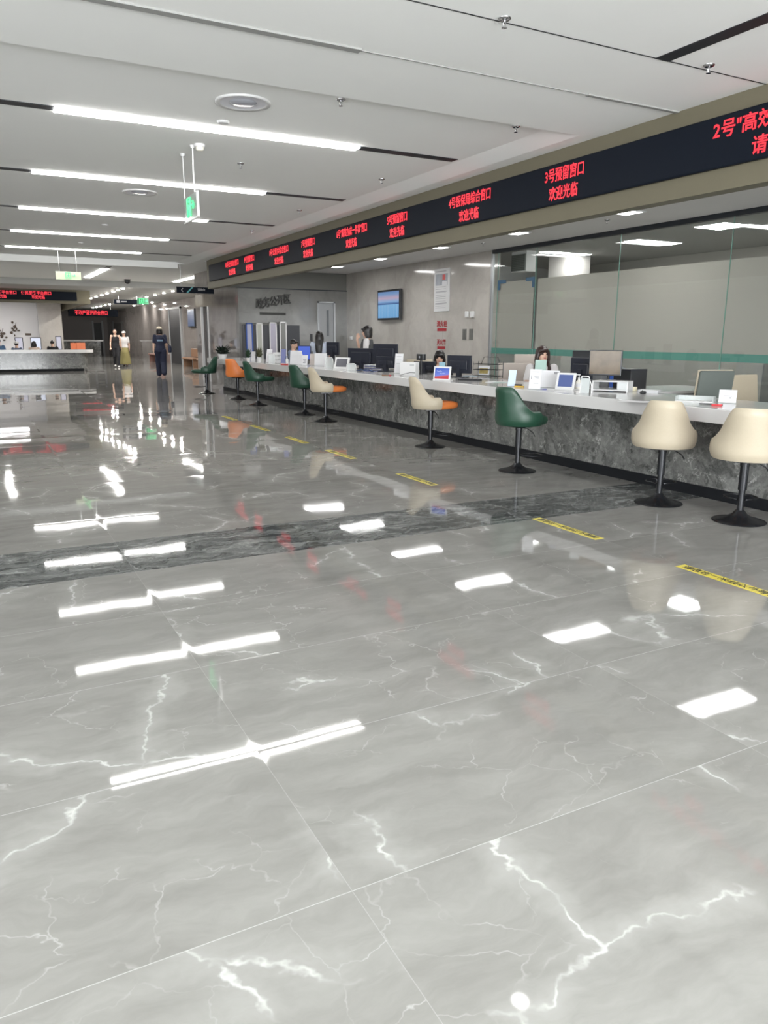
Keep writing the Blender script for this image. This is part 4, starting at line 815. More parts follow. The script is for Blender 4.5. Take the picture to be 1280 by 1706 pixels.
    if vest:
        bm = bmesh.new(); loft(bm, [(T(0, 0, 0.92), 0.186*s, 0.136*s), (T(0, 0, 1.08), 0.166*s, 0.126*s), (T(0, 0.005, 1.22), 0.185*s, 0.140*s), (T(0, 0, 1.33), 0.165*s, 0.134*s), (T(0, -0.004, 1.425), 0.125*s, 0.108*s)], 24); remesh(obj('vest', bm, vest, t), vox, 2)
    bm = bmesh.new(); loft(bm, [(T(0, 0, 0.84), 0.160*s, 0.115*s), (T(0, 0, 0.92), 0.166*s, 0.118*s), (T(0, 0, 1.0), 0.150*s, 0.110*s)], 24)
    if skirt:
        kz = skirt; fl_ = 0.27 if skirt < 0.4 else 0.20
        mid = (anL+anR)*0.5 if skirt < 0.4 else (knL+knR)*0.5
        loft(bm, [(Vector((mid.x, mid.y, kz*s)), fl_*s, (fl_-0.03)*s), (T(0, 0, 0.7), 0.21*s, 0.20*s), (T(0, 0, 0.92), 0.165*s, 0.12*s)], 24)
        remesh(obj('skirt', bm, bottom, t), vox, 2)
    else:
        for hi, kn, an in ((hiL, knL, anL), (hiR, knR, anR)): limb(bm, [hi, kn, an+Vector((0, 0, 0.02))*s], [0.100*s*(1+(wide-1)*0.4), 0.074*s*wide, 0.062*s*wide])
        remesh(obj('trousers', bm, bottom, t), vox, 2)
    for an in (anL, anR):
        bm = bmesh.new(); ball(bm, an+Vector((0, 0.03, -0.035))*s, 0.045*s, 0.055*s, 0.04*s, 8); ball(bm, an+Vector((0, 0.11, -0.048))*s, 0.044*s, 0.075*s, 0.028*s, 8); remesh(obj('shoe', bm, shoes, t), 0.012, 2)
    # hair
    bm = bmesh.new()
    if hair in ('long', 'longfront', 'bob'):
        ball(bm, Hh((0, -0.022, 0.030)), 0.092*s, 0.104*s, 0.098*s, 14, Mh4)
        for q in (-1, 1):
            limb(bm, [Hh((q*0.074, 0.025, 0.03)), Hh((q*0.086, 0.018, -0.05)), Hh((q*0.084, 0.0, -0.12))], [0.026*s, 0.026*s, 0.022*s], 10)
        if hair == 'bob': loft(bm, [(Hh((0, -0.03, 0.03)), 0.088*s, 0.090*s), (Hh((0, -0.040, -0.07)), 0.094*s, 0.075*s), (Hh((0, -0.035, -0.13)), 0.085*s, 0.062*s)], 20)
        elif hair == 'long': loft(bm, [(Hh((0, -0.035, 0.03)), 0.088*s, 0.085*s), (Hh((0, -0.05, -0.08)), 0.096*s, 0.066*s), (T(0, -0.095, 1.36), 0.098*s, 0.040*s), (T(0, -0.105, 1.22), 0.082*s, 0.034*s), (T(0.01, -0.105, 1.08), 0.045*s, 0.025*s)], 20)
        else:
            loft(bm, [(Hh((0, -0.035, 0.03)), 0.088*s, 0.085*s), (Hh((0, -0.05, -0.08)), 0.096*s, 0.066*s), (T(0, -0.085, 1.36), 0.096*s, 0.045*s), (T(0, -0.095, 1.25), 0.07*s, 0.035*s)], 20)
            for q in (-1, 1): limb(bm, [Hh((q*0.084, 0.0, -0.10)), T(q*0.095, 0.055, 1.38), T(q*0.085, 0.098, 1.28), T(q*0.075, 0.10, 1.18)], [0.028*s, 0.032*s, 0.028*s, 0.014*s], 10)
        # fringe swept to the side leaves the face free
        limb(bm, [Hh((-0.06, 0.068, 0.050)), Hh((-0.02, 0.088, 0.062)), Hh((0.03, 0.084, 0.062)), Hh((0.066, 0.062, 0.045))], [0.016*s, 0.020*s, 0.020*s, 0.016*s], 10)
    elif hair == 'short':
        ball(bm, Hh((0, -0.020, 0.036)), 0.084*s, 0.098*s, 0.086*s, 14, Mh4); limb(bm, [Hh((-0.05, 0.068, 0.072)), Hh((0.05, 0.068, 0.072))], [0.020*s, 0.020*s], 10)
    elif hair == 'bun':
        ball(bm, Hh((0, -0.024, 0.034)), 0.084*s, 0.096*s, 0.088*s, 14, Mh4); ball(bm, Hh((0, -0.09, 0.09)), 0.035*s)
    # cut the face side of the hair back so the face shows
    o = obj('hair', bm, haircol, t); remesh(o, 0.008 if vox < 0.012 else 0.011, 2)
    if cap:
        bm = bmesh.new(); loft(bm, [(Hh((0, -0.018, 0.045)), 0.099*s, 0.112*s), (Hh((0, -0.018, 0.085)), 0.095*s, 0.106*s), (Hh((0, -0.02, 0.120)), 0.070*s, 0.078*s), (Hh((0, -0.02, 0.138)), 0.02*s, 0.025*s)], 24)
        loft(bm, [(Hh((0, 0.12, 0.040)), 0.068*s, 0.065*s), (Hh((0, 0.12, 0.052)), 0.062*s, 0.060*s)], 20); obj('cap', bm, cap, t, smooth=True)
    if face:
        for q in (-1, 1):
            bm = bmesh.new(); ball(bm, Hh((q*0.029, 0.079, 0.0)), 0.012*s, 0.006*s, 0.006*s, 6, Mh4); obj('eye', bm, 'eye', t, smooth=True)
            bm = bmesh.new(); tube(bm, Hh((q*0.014, 0.084, 0.019)), Hh((q*0.044, 0.074, 0.021)), 0.0025*s, n=6); obj('eyebrow', bm, haircol, t)
        bm = bmesh.new(); ball(bm, Hh((0, 0.083, -0.052)), 0.022*s, 0.007*s, 0.007*s, 6, Mh4); obj('mouth', bm, 'lips', t, smooth=True)
    return t
STAND = dict(elL=(-0.215, -0.01, 1.11), elR=(0.215, -0.01, 1.11), wrL=(-0.225, 0.06, 0.87), wrR=(0.225, 0.06, 0.87), knL=(-0.085, 0.02, 0.49), knR=(0.085, 0.02, 0.49), anL=(-0.085, 0, 0.085), anR=(0.085, 0, 0.085))
def J(**k): d = dict(STAND); d.update(k); return d
WALK = J(knL=(-0.08, 0.16, 0.50), anL=(-0.08, 0.20, 0.085), knR=(0.08, 0.02, 0.49), anR=(0.08, -0.20, 0.12), wrL=(-0.23, -0.06, 0.88), wrR=(0.225, 0.14, 0.89))
SIT = J(pelvis=0.52, elL=(-0.22, 0.10, 0.76), elR=(0.22, 0.10, 0.76), wrL=(-0.13, 0.33, 0.80), wrR=(0.13, 0.33, 0.80), knL=(-0.10, 0.42, 0.50), knR=(0.10, 0.42, 0.50), anL=(-0.10, 0.42, 0.085), anR=(0.10, 0.42, 0.085))

P = on_z(195, 613, 0); person('walking woman in black tank top and black trousers', (on_z(195.5, 612).x, on_z(195.5, 612).y, 0), 190, 1.72, WALK, 'blackcloth', 'blackcloth', hair='bun', tank=True, vox=0.014, shoes='whitecap', haircol='brownhair')
person('walking woman in white top, white cap and yellow wide trousers', (on_z(210, 611).x, on_z(210, 611).y, 0), 200, 1.62, J(knL=(-0.08, 0.08, 0.5), anL=(-0.08, 0.09, 0.085), anR=(0.08, -0.08, 0.09)), 'wshirt', 'yelcloth', hair='bun', cap='whitecap', skirt=0.12, vox=0.014)
P = on_z(270, 628); person('person in navy uniform and cream cap walking away', (P.x, P.y, 0), 10, 1.74, WALK, 'navy', 'navy', hair='bob', cap='cap', vox=0.013, face=True, wide=1.45)
NV = [o for o in C.objects if o.get('label', '').startswith('person in navy')][0]
bm = bmesh.new(); box(bm, -0.10, 0.10, -0.135, -0.131, 1.245, 1.30); obj('back_print', bm, mat('pale_blue_print', (0.16, 0.24, 0.34), 0.6), NV)
bm = bmesh.new(); rbox(bm, 0.27, 0.38, -0.14, 0.14, 0.85, 1.10, 0.04); path(bm, [(0.32, -0.1, 1.08), (0.16, -0.12, 1.32), (0.08, -0.06, 1.44), (0.16, 0.11, 1.32), (0.32, 0.1, 1.08)], 0.012); tag(obj('shoulder_bag', bm, 'navy', loc=NV.location, rotz=NV.rotation_euler.z), 'dark bag at the side of the person in navy uniform', 'bag')

def chair(label, loc, rot, backm, edgem, h=1.12, group='office chairs behind the counter', w=0.46):
    t = thing('office_chair', label, 'office chair', loc, rot, group)
    bm = bmesh.new(); rbox(bm, -0.25, 0.25, -0.23, 0.27, 0.43, 0.51, 0.03); obj('seat', bm, backm, t, smooth='auto')
    Mx = Matrix.Translation((0, -0.27, 0.50)) @ Matrix.Rotation(math.radians(8), 4, 'X')
    bm = bmesh.new(); rbox(bm, -w/2, w/2, -0.03, 0.012, 0.0, h-0.52, 0.018, 3, M4=Mx); obj('backrest', bm, backm, t, smooth='auto')
    bm = bmesh.new(); rbox(bm, -w/2-0.004, w/2+0.004, 0.012, 0.040, 0.0, h-0.515, 0.013, 3, M4=Mx); obj('back_cushion', bm, edgem, t, smooth='auto')
    bm = bmesh.new(); tube(bm, (0, 0, 0.08), (0, 0, 0.44), 0.03); obj('gas_column', bm, 'metal', t)
    bm = bmesh.new()
    for k in range(5): a = 2*PI*k/5; tube(bm, (0, 0, 0.10), (0.29*math.cos(a), 0.29*math.sin(a), 0.06), 0.022, 0.014, 8)
    obj('star_base', bm, 'metal', t)
    for k in range(5): a = 2*PI*k/5; bm = bmesh.new(); tube(bm, (0.29*math.cos(a)-0.015*math.sin(a), 0.29*math.sin(a)+0.015*math.cos(a), 0.03), (0.29*math.cos(a)+0.015*math.sin(a), 0.29*math.sin(a)-0.015*math.cos(a), 0.03), 0.03); obj('caster', bm, 'dplastic', t)
    return t
# seated / standing staff.  P: where the head is seen, on a vertical plane x = X
def staff(px, py, X, h, JJ, az, **k):
    P = on_x(px, py, X); s = h/1.7; return P, s
def place(label, px, py_top, X, az, h, pose, top, bottom, **k):
    """stands the figure so that the top of its head is seen at px, py_top on plane x = X; only x, y are taken, feet stay on the floor"""
    P = on_x(px, py_top, X); return person(label, (P.x, P.y, 0), az, h, pose, top, bottom, **k)
def SITP(p, **k):
    d = dict(SIT); dz = p-0.52; d['pelvis'] = p
    for q in ('elL', 'elR', 'wrL', 'wrR', 'knL', 'knR'): v = d[q]; d[q] = (v[0], v[1], v[2]+dz)
    d.update(k); return d
place('seated woman with long dark hair and white shirt behind the tablet', 905, 576, 7.0, 215, 1.66, SITP(0.60), 'wshirt', 'navy', hair='longfront', haircol='brownhair', vox=0.009, headturn=-20, headtilt=2)
place('seated long-haired woman in black behind the big dark monitor', 733, 583, 6.95, 215, 1.62, SITP(0.52), 'blackcloth', 'blackcloth', hair='longfront', vox=0.010, headtilt=-14)
place('standing woman in grey vest touching her face by the wall screen', 612, 543, 7.0, -58, 1.66, J(elR=(0.20, 0.16, 1.16), wrR=(0.10, 0.22, 1.42), hdR=(-0.3, -0.2, 0.9), elL=(-0.22, 0.02, 1.11)), 'wshirt', 'blackcloth', hair='bob', vest='vest', vox=0.010, headtilt=-6)
place('standing woman with waist-long black hair and pale blue shirt, back turned', 532, 553, 6.9, 30, 1.56, J(elL=(-0.27, 0.06, 1.14), wrL=(-0.20, 0.22, 0.98), elR=(0.27, 0.06, 1.14), wrR=(0.20, 0.22, 0.98)), 'bshirt', 'navy', hair='long', vox=0.011)
place('seated man with short hair and grey-blue shirt near the far counter end', 489, 566, 6.95, 140, 1.70, SITP(0.60), 'greyshirt', 'navy', hair='short', vox=0.011, headtilt=-12)

# chairs behind the counter
def at_chair(label, px0, px1, ytop, X, az, **k):
    P = on_x((px0+px1)/2, ytop, X); return chair(label, (P.x, P.y, 0), -math.radians(az), k.pop('m', 'greychair'), k.pop('e', 'cream'), h=max(0.9, P.z), **k)
at_chair('dark grey office chair with pale front edge right of the white desk', 1146, 1182, 611, 7.02, 18, m='greychair', e='cream', w=0.40)
at_chair('cream office chair back at the right picture edge', 1258, 1300, 624, 7.8, 180, m='cream', e='cream', w=0.50)
at_chair('taupe office chair left of the woman in the white shirt', 850, 886, 604, 7.2, 200, m='taupe', e='taupe', w=0.50)
at_chair('black high-backed office chair behind the brown-screened monitor', 985, 1000, 582, 7.25, 215, m='dplastic', e='dplastic', w=0.50)
at_chair('dark office chair right behind the head of the woman in the white shirt', 880, 893, 589, 7.75, 205, m='taupe', e='taupe', w=0.4)

# ------------------------------------------------------------------ things on the counter
def wdir(P, beta):
    """unit width direction (compass angle beta) and how much of it the photograph shows"""
    e = Vector((math.sin(math.radians(beta)), math.cos(math.radians(beta)), 0)); v = Vector((P.x, P.y, 0)).normalized(); perp = Vector((v.y, -v.x, 0)); return e, abs(e.dot(perp))
def spot(px0, px1, ytop, ybot, z=SZ1, beta=150):
    """where it stands on the surface z, its real width and height and its turn"""
    P = on_z((px0+px1)/2, ybot, z); k = depth(P)/FPX; e, f = wdir(P, beta); return P, (px1-px0)*k/max(f, 0.35), (ybot-ytop)*k*1.01, math.radians(90-beta)
# local frame of every such thing: X = width, -Y = the side turned to the customers, Z = up
def make(name, label, cat, px0, px1, ytop, ybot, beta=150, z=SZ1, group=None):
    P, w, h, r = spot(px0, px1, ytop, ybot, z, beta); return thing(name, label, cat, (P.x, P.y, z), r, group), w, h
def part(t, name, m, *boxes, tilt=0.0, r=0.0, smooth=False):
    bm = bmesh.new()
    for b in boxes:
        if r: rbox(bm, *b, r)
        else: box(bm, *b)
    if tilt: bm.transform(Matrix.Rotation(tilt, 4, 'X'))
    return obj(name, bm, m, t)
def standing_card(label, px0, px1, y0, y1, face='paper', beta=150, tilt=-0.12, z=SZ1, name='card_stand', cat='sign holder', prints=None, group=None):
    t, w, h = make(name, label, cat, px0, px1, y0, y1, beta, z, group)
    part(t, 'card', face, (-w/2, w/2, -0.004, 0.004, 0.006, h), tilt=tilt); part(t, 'foot', 'acryl', (-w/2, w/2, -0.03, 0.06, 0.0, 0.005))
    if prints:
        bm = bmesh.new()
        for a, b, c, d in prints: box(bm, w*a, w*b, -0.0055, -0.004, h*c, h*d)
        bm.transform(Matrix.Rotation(tilt, 4, 'X')); obj('printed_lines', bm, mat('grey_print', (0.30, 0.30, 0.32), 0.7), t)
    return t
def monitor(label, px0, px1, ytop, ybot, X, beta=150, back='dnavy', screen=None, zbase=DZ, group='clerk monitors'):
    """a monitor seen at these picture bounds on plane x = X; -Y is the side turned to us"""
    Pt, Pb = on_x((px0+px1)/2, ytop, X), on_x((px0+px1)/2, ybot, X); k = depth(Pt)/FPX; e, f = wdir(Pt, beta); w = (px1-px0)*k/max(f, 0.35); z0, z1 = Pb.z-zbase, Pt.z-zbase
    z0 = max(z0, 0.06) if z0 < 0.1 else z0
    t = thing('computer_monitor', label, 'monitor', (X, Pt.y, zbase), math.radians(90-beta), group)
    part(t, 'housing', back, (-w/2, w/2, -0.012, 0.018, z0, z1), r=0.006)
    if screen: part(t, 'screen', screen, (-w/2+0.012, w/2-0.012, -0.0145, -0.0125, z0+0.018, z1-0.012))
    else: part(t, 'back_bulge', back, (-w*0.36, w*0.36, -0.035, -0.010, z0+0.05, z1-0.07), r=0.012)
    part(t, 'stand_neck', back, (-0.03, 0.03, 0.0 if screen else -0.05, 0.03, 0.01, z0+0.12)); part(t, 'stand_base', back, (-0.12, 0.12, -0.09, 0.10, 0.0, 0.012), r=0.004)
    return t
brownscr = mat('painted_brown_reflections', (0.13, 0.095, 0.06), 0.12, noise=0.5, nscale=7)  # mottled brown in the base colour paints the reflections on the glossy screen
monitor('big monitor with painted brown reflections right of the woman in white', 984, 1037, 583, 632, 6.42, 150, 'dplastic', brownscr, zbase=SZ1+0.12-0.02)
monitor('black monitor just left of the brown-screened monitor', 953, 988, 596, 632, 6.52, 165)
monitor('big dark monitor in front of the long-haired woman in black', 746, 786, 592, 628, 6.36, 152)
monitor('left of the two dark monitors in mid counter', 580, 625, 580, 614, 6.32, 150)
monitor('right and taller of the two dark monitors in mid counter', 622, 663, 573, 606, 6.48, 150)
monitor('small dark monitor leaning before the monitor pair', 627, 661, 594, 620, 6.22, 150, zbase=SZ1)
monitor('low black monitor left of the advertising screen', 690, 726, 602, 624, 6.42, 150)
monitor('black monitor on a thin stand right of the long-haired standing woman', 544, 565, 570, 592, 6.5, 150)
monitor('bright blue monitor left of the long-haired standing woman', 497, 518, 576, 600, 6.45, 140, 'dplastic', 'screenblue')
# monitor riser with things
t, w, h = make('monitor_riser', 'white two-tier monitor riser under the brown-screened monitor', 'riser', 987, 1044, 633, 653, 150)
h = 0.12; part(t, 'shelf', 'plastic', (-w/2, w/2, 0.0, 0.22, h-0.012, h), r=0.003); part(t, 'shelf', 'plastic', (-w/2, w/2, 0.0, 0.22, 0.012, 0.024), r=0.003)
for q in (-w/2, w/2-0.012): part(t, 'side_panel', 'plastic', (q, q+0.012, 0, 0.22, 0, h))
part(t, 'drawer', mat('pale_grey_plastic', (0.55, 0.57, 0.57), 0.4), (w*0.2, w*0.47, 0.005, 0.2, 0.026, h-0.014))
RP = t.location; 
t, w, h = make('notepad', 'pad of cream sticky notes right of the white riser', 'notepad', 1045, 1060, 641, 651, 150)
part(t, 'note_block', 'note', (-w/2, w/2, -0.03, 0.03, 0, 0.045)); part(t, 'note_block', 'note', (-w/2, 0, -0.02, 0.03, 0.045, 0.075))
t, w, h = make('computer_mouse', 'black computer mouse beside the sticky notes', 'mouse', 1064, 1079, 650, 656, 150)
bm = bmesh.new(); ball(bm, (0, 0, 0.012), 0.035, 0.055, 0.022, 8); bmesh.ops.bisect_plane(bm, geom=bm.verts[:]+bm.edges[:]+bm.faces[:], plane_co=(0, 0, 0.001), plane_no=(0, 0, -1), clear_outer=True); obj('shell', bm, 'dplastic', t, smooth=True); bm = bmesh.new(); tube(bm, (-0.003, -0.03, 0.034), (0.003, -0.03, 0.034), 0.007); obj('wheel', bm, 'metal', t)
t, w, h = make('paper_stack', 'stack of white papers on the white desk', 'papers', 1068, 1098, 645, 654, 150)
for k in range(5): part(t, 'sheet', 'paper', (-0.12+0.01*(k % 3), 0.10+0.012*(k % 2), -0.08, 0.08+0.01*(k % 2), 0.006*k, 0.006*k+0.0045))
t = thing('black_box_file', 'black upright box behind the white riser', 'box', on_x(1051, 615, 6.9)*1.0, 0); t.location.z = DZ; h = on_x(1051, 614, 6.9).z-DZ
part(t, 'box_body', 'dplastic', (-0.13, 0.13, -0.14, 0.14, 0, h), r=0.006); part(t, 'lid_edge', 'dnavy', (-0.132, 0.132, -0.142, 0.142, h-0.02, h-0.012))
# side table with folders, binders and trays behind
tb = thing('side_table', 'low side table behind the desk with stacked trays and binders', 'table', (8.55, 8.95, 0)); part(tb, 'table_top', 'plastic', (-0.35, 0.35, -0.6, 0.6, 0.70, 0.73))
for a in (-0.32, 0.28):
    for b in (-0.57, 0.53): part(tb, 'leg', 'metal', (a, a+0.04, b, b+0.04, 0, 0.70))
t = thing('letter_tray', 'tray stack with reddish cardboard and papers left of the blue binders', 'tray', (8.45, 9.2, 0.73)); part(t, 'tray', 'dplastic', (-0.16, 0.16, -0.16, 0.16, 0.19, 0.20)); part(t, 'paper_pile', 'paper', (-0.15, 0.15, -0.15, 0.14, 0.0, 0.10)); part(t, 'folder_pile', 'cardboard', (-0.14, 0.15, -0.15, 0.15, 0.20, 0.28)); part(t, 'paper_pile', 'paper', (-0.15, 0.13, -0.14, 0.15, 0.28, 0.31))
for q in (-0.155, 0.145): part(t, 'tray_post', 'dplastic', (q, q+0.01, -0.155, -0.145, 0, 0.2), (q, q+0.01, 0.145, 0.155, 0, 0.2))
for k, (y, l) in enumerate(((8.10, 'blue box binder nearest the reddish cardboard'), (7.98, 'second blue box binder from the reddish cardboard'), (7.86, 'blue box binder farthest from the reddish cardboard'))):
    t = thing('box_binder', l, 'binder', (8.42, y+0.72, 0.73), 0, 'blue binders on the side table'); part(t, 'cover', 'blue', (-0.14, 0.14, -0.045, 0.045, 0, 0.32-0.02*k), r=0.003); part(t, 'spine_label', 'paper', (-0.142, -0.14, -0.03, 0.03, 0.18, 0.26))
# near things at the right end of the slab
t, w, h = make('brochure_tray', 'flat white acrylic tray on the counter right of the cream stool', 'tray', 1138, 1178, 664, 669, 150)
part(t, 'tray_floor', 'plastic', (-0.17, 0.17, -0.05, 0.10, 0, 0.006)); part(t, 'tray_rim', 'acryl', (-0.17, 0.17, 0.09, 0.10, 0.006, 0.05), (-0.17, -0.165, -0.05, 0.10, 0.006, 0.05), (0.165, 0.17, -0.05, 0.10, 0.006, 0.05))
t, w, h = make('paper_sheet', 'loose white sheets on the counter left of the flat tray', 'papers', 1040, 1120, 662, 670, 150); t.location.z = SZ1
for k in range(2): part(t, 'sheet', 'paper', (-0.26+0.2*k, 0.0+0.22*k, -0.10, 0.10, 0.0005+0.001*k, 0.0013+0.001*k))
standing_card('small white card with grey lines at the right end of the counter', 1198, 1225, 650, 672, prints=((-0.25, 0.25, 0.52, 0.56), (0.1, 0.2, 0.36, 0.46), (-0.2, 0.2, 0.66, 0.69)))
t, w, h = make('ink_pad', 'small red ink pad in front of the small white card', 'ink pad', 1187, 1203, 670, 676, 150)
part(t, 'pad', mat('bright_red_plastic', (0.55, 0.02, 0.03), 0.35), (-w/2, w/2, -0.025, 0.025, 0, 0.016), r=0.003); part(t, 'lid_hinge', 'dplastic', (-w/2, w/2, 0.025, 0.03, 0, 0.012))
t, w, h = make('pen', 'dark pen lying left of the red ink pad', 'pen', 1168, 1186, 671, 674, 150); bm = bmesh.new(); tube(bm, (-0.06, 0, 0.006), (0.06, 0.01, 0.006), 0.005, n=10); obj('barrel', bm, 'dplastic', t); bm = bmesh.new(); tube(bm, (0.06, 0.01, 0.006), (0.075, 0.0125, 0.006), 0.004, 0.001, 10); obj('tip', bm, 'chrome', t)
# group in front of the woman in white
t, w, h = make('sanitizer_bottle', 'clear white pump bottle right of the white tablet', 'bottle', 958, 970, 623, 649, 150)
bm = bmesh.new(); lathe(bm, [(0, 0), (0.034, 0), (0.037, 0.01), (0.037, 0.085), (0.030, 0.10), (0.012, 0.112), (0.012, 0.122), (0, 0.122)], 24); obj('bottle_body', bm, mat('milky_plastic', (0.80, 0.78, 0.72), 0.25), t, smooth='auto')
bm = bmesh.new(); tube(bm, (0, 0, 0.122), (0, 0, 0.135), 0.014); tube(bm, (0, 0, 0.135), (0, 0, 0.165), 0.004); rbox(bm, -0.045, 0.014, -0.009, 0.009, 0.163, 0.175, 0.003); obj('pump', bm, 'plastic', t)
bm = bmesh.new(); lathe(bm, [(0.0375, 0.03), (0.0375, 0.07)], 24); obj('bottle_label', bm, 'paper', t)
def tablet(label, px0, px1, y0, y1, beta=150, scr='screenblue', body='plastic', tilt=-0.32):
    t, w, h = make('desk_tablet', label, 'tablet', px0, px1, y0, y1, beta, group='evaluation tablets on the counter')
    part(t, 'casing', body, (-w/2, w/2, -0.008, 0.012, 0.008, h*1.04), tilt=tilt, r=0.004); part(t, 'screen', scr, (-w/2+w*0.13, w/2-w*0.13, -0.0095, -0.0082, h*0.2, h*0.92), tilt=tilt); part(t, 'base', body, (-w/2, w/2, -0.02, 0.16, 0.0, 0.012), r=0.003)
    return t
tablet('white tablet with blue screen leaning in front of the woman in white', 925, 956, 622, 650, scr=mat('dull_blue_screen', (0.02, 0.03, 0.08), 0.25, emit=0.18, ecol=(0.16, 0.22, 0.52)))
standing_card('large plain white board left of the white tablet', 897, 931, 618, 646, tilt=-0.05, prints=((0.22, 0.46, 0.80, 0.93),))
standing_card('tall white notice with grey print left of the white board', 881, 900, 616, 649, beta=155, prints=((-0.3, 0.3, 0.86, 0.88), (-0.1, 0.3, 0.62, 0.64), (0.0, 0.3, 0.56, 0.58), (-0.35, -0.3, 0.50, 0.70), (-0.1, 0.3, 0.30, 0.32)))
t = standing_card('sage green card standing behind the tall white notice', 890, 908, 601, 642, 'sagecard', tilt=-0.05)
standing_card('pale blue narrow card leaning left of the taupe chair', 846, 858, 616, 644, 'palebluecard', beta=140, tilt=-0.35)
t, w, h = make('acrylic_display', 'clear acrylic wedge stand right of the pump bottle', 'display stand', 966, 982, 628, 655, 150)
bm = bmesh.new()
for a, b in (((-w/2, 0, 0), (-w/2, 0.05, h)), ((-w/2, 0.05, h), (w*0.2, 0.05, h)), ((w*0.2, 0.05, h), (w/2, 0.05, h*0.5)), ((w/2, 0.05, h*0.5), (w/2+0.02, 0, 0))): tube(bm, a, b, 0.005, n=8)
obj('edge_frame', bm, 'plastic', t); part(t, 'panel', 'acryl', (-w/2, w*0.4, 0.02, 0.024, 0.0, h*0.9))
t, w, h = make('stapler', 'small yellow and black stapler left of the tall white notice', 'stapler', 858, 873, 639, 645, 150); part(t, 'body', mat('yellow_plastic', (0.65, 0.42, 0.05), 0.4), (-w/2, w/2, -0.02, 0.02, 0.0, 0.016), r=0.003); part(t, 'top_arm', 'dplastic', (-w/2, w*0.3, -0.012, 0.012, 0.018, 0.036), r=0.003)
t, w, h = make('pen_on_cord', 'blue pen with white cord before the white board', 'pen', 895, 912, 645, 649, 150); bm = bmesh.new(); tube(bm, (-0.05, 0, 0.006), (0.05, 0.02, 0.006), 0.005, n=10); obj('barrel', bm, mat('blue_pen_plastic', (0.08, 0.10, 0.35), 0.4), t); bm = bmesh.new(); path(bm, [(0.05, 0.02, 0.006), (0.09, -0.01, 0.005), (0.14, 0.02, 0.005), (0.19, 0.0, 0.005)], 0.003, 6); obj('cord', bm, 'plastic', t)
# wire rack, framed card, papers
t, w, h = make('wire_letter_rack', 'black wire letter rack right of the big dark monitor', 'rack', 788, 829, 602, 630, 150)
d_ = 0.18; bm = bmesh.new()
for z in (0.03, 0.12, 0.20):
    path(bm, [(-w/2, 0, z), (w/2, 0, z), (w/2, d_, z), (-w/2, d_, z)], 0.005, 6, closed=True)
    for k in range(1, 9): tube(bm, (-w/2+w*k/9, 0, z), (-w/2+w*k/9, d_, z), 0.002, n=5)
    for k in range(1, 4): tube(bm, (-w/2, d_*k/4, z), (w/2, d_*k/4, z), 0.002, n=5)
obj('wire_tiers', bm, 'metal', t)
for a in (-w/2, w/2):
    for b in (0, d_): bm = bmesh.new(); tube(bm, (a, b, 0), (a, b, 0.235), 0.005, n=6); obj('wire_post', bm, 'metal', t)
bm = bmesh.new()
tube(bm, (-w*0.38, d_, 0.2), (-w*0.28, d_, 0.30), 0.004, n=6); tube(bm, (w*0.38, d_, 0.2), (w*0.28, d_, 0.30), 0.004, n=6); tube(bm, (-w*0.28, d_, 0.30), (w*0.28, d_, 0.30), 0.004, n=6)
obj('wire_handle', bm, 'metal', t)
t = standing_card('small framed card with a gold picture before the wire rack', 796, 815, 610, 628, tilt=-0.1); t2 = part(t, 'picture', mat('gold_picture_print', (0.42, 0.33, 0.12), 0.5, noise=0.5, nscale=30), (-0.07, 0.07, -0.007, -0.0045, 0.05, 0.13), tilt=-0.1)
t, w, h = make('keyboard', 'dark keyboard and papers lying below the wire rack', 'keyboard', 765, 800, 627, 634, 150); part(t, 'keyboard_body', 'dplastic', (-w/2, w/2, -0.05, 0.06, 0, 0.02), r=0.004)
bm = bmesh.new()
for i in range(12):
    for j in range(4): box(bm, -w/2+0.012+i*(w-0.02)/12, -w/2+0.012+i*(w-0.02)/12+(w-0.02)/14, -0.042+j*0.024, -0.042+j*0.024+0.018, 0.02, 0.025)
obj('keys', bm, 'dnavy', t)
t, w, h = make('clipboard', 'pale blue clipboard lying right of the dark keyboard', 'clipboard', 772, 792, 624, 630, 150, z=SZ1); t.location.z = SZ1+0.026; part(t, 'board', mat('pale_blue_board', (0.30, 0.42, 0.52), 0.5), (-w/2, w/2, -0.02, 0.1, 0, 0.006)); part(t, 'clip', 'chrome', (-0.03, 0.03, 0.075, 0.095, 0.006, 0.014))
t, w, h = make('paper_stack', 'thin white papers on the counter right of the wire rack', 'papers', 815, 850, 630, 637, 150); part(t, 'sheet', 'paper', (-w/2, w/2, -0.12, 0.14, 0.0005, 0.004)); part(t, 'sheet', 'sagecard', (-w*0.1, w*0.4, -0.14, 0.0, 0.004, 0.006))
# advertising screen
t, w, h = make('advertising_screen', 'white framed upright screen with blue and red picture', 'screen', 722, 750, 611, 634, 150)
part(t, 'frame', 'plastic', (-w/2, w/2, -0.008, 0.010, 0.0, h), tilt=-0.14, r=0.003)
a = NT('advert_picture'); sp_ = a.n('ShaderNodeSeparateXYZ'); a.l(a.n('ShaderNodeTexCoord').outputs['Object'], sp_.inputs[0]); f = a.math('ADD', a.math('DIVIDE', sp_.outputs[2], h), a.math('MULTIPLY', sp_.outputs[0], -0.7))
cr = a.n('ShaderNodeValToRGB'); a.l(f, cr.inputs[0]); 
for p, c in ((0.18, (0.55, 0.03, 0.06)), (0.30, (0.6, 0.08, 0.08)), (0.38, (0.16, 0.22, 0.75)), (0.9, (0.03, 0.10, 0.50))): e = cr.color_ramp.elements.new(p); e.color = (*c, 1)
cr.color_ramp.elements.remove(cr.color_ramp.elements[0]); cr.color_ramp.elements.remove(cr.color_ramp.elements[-1])
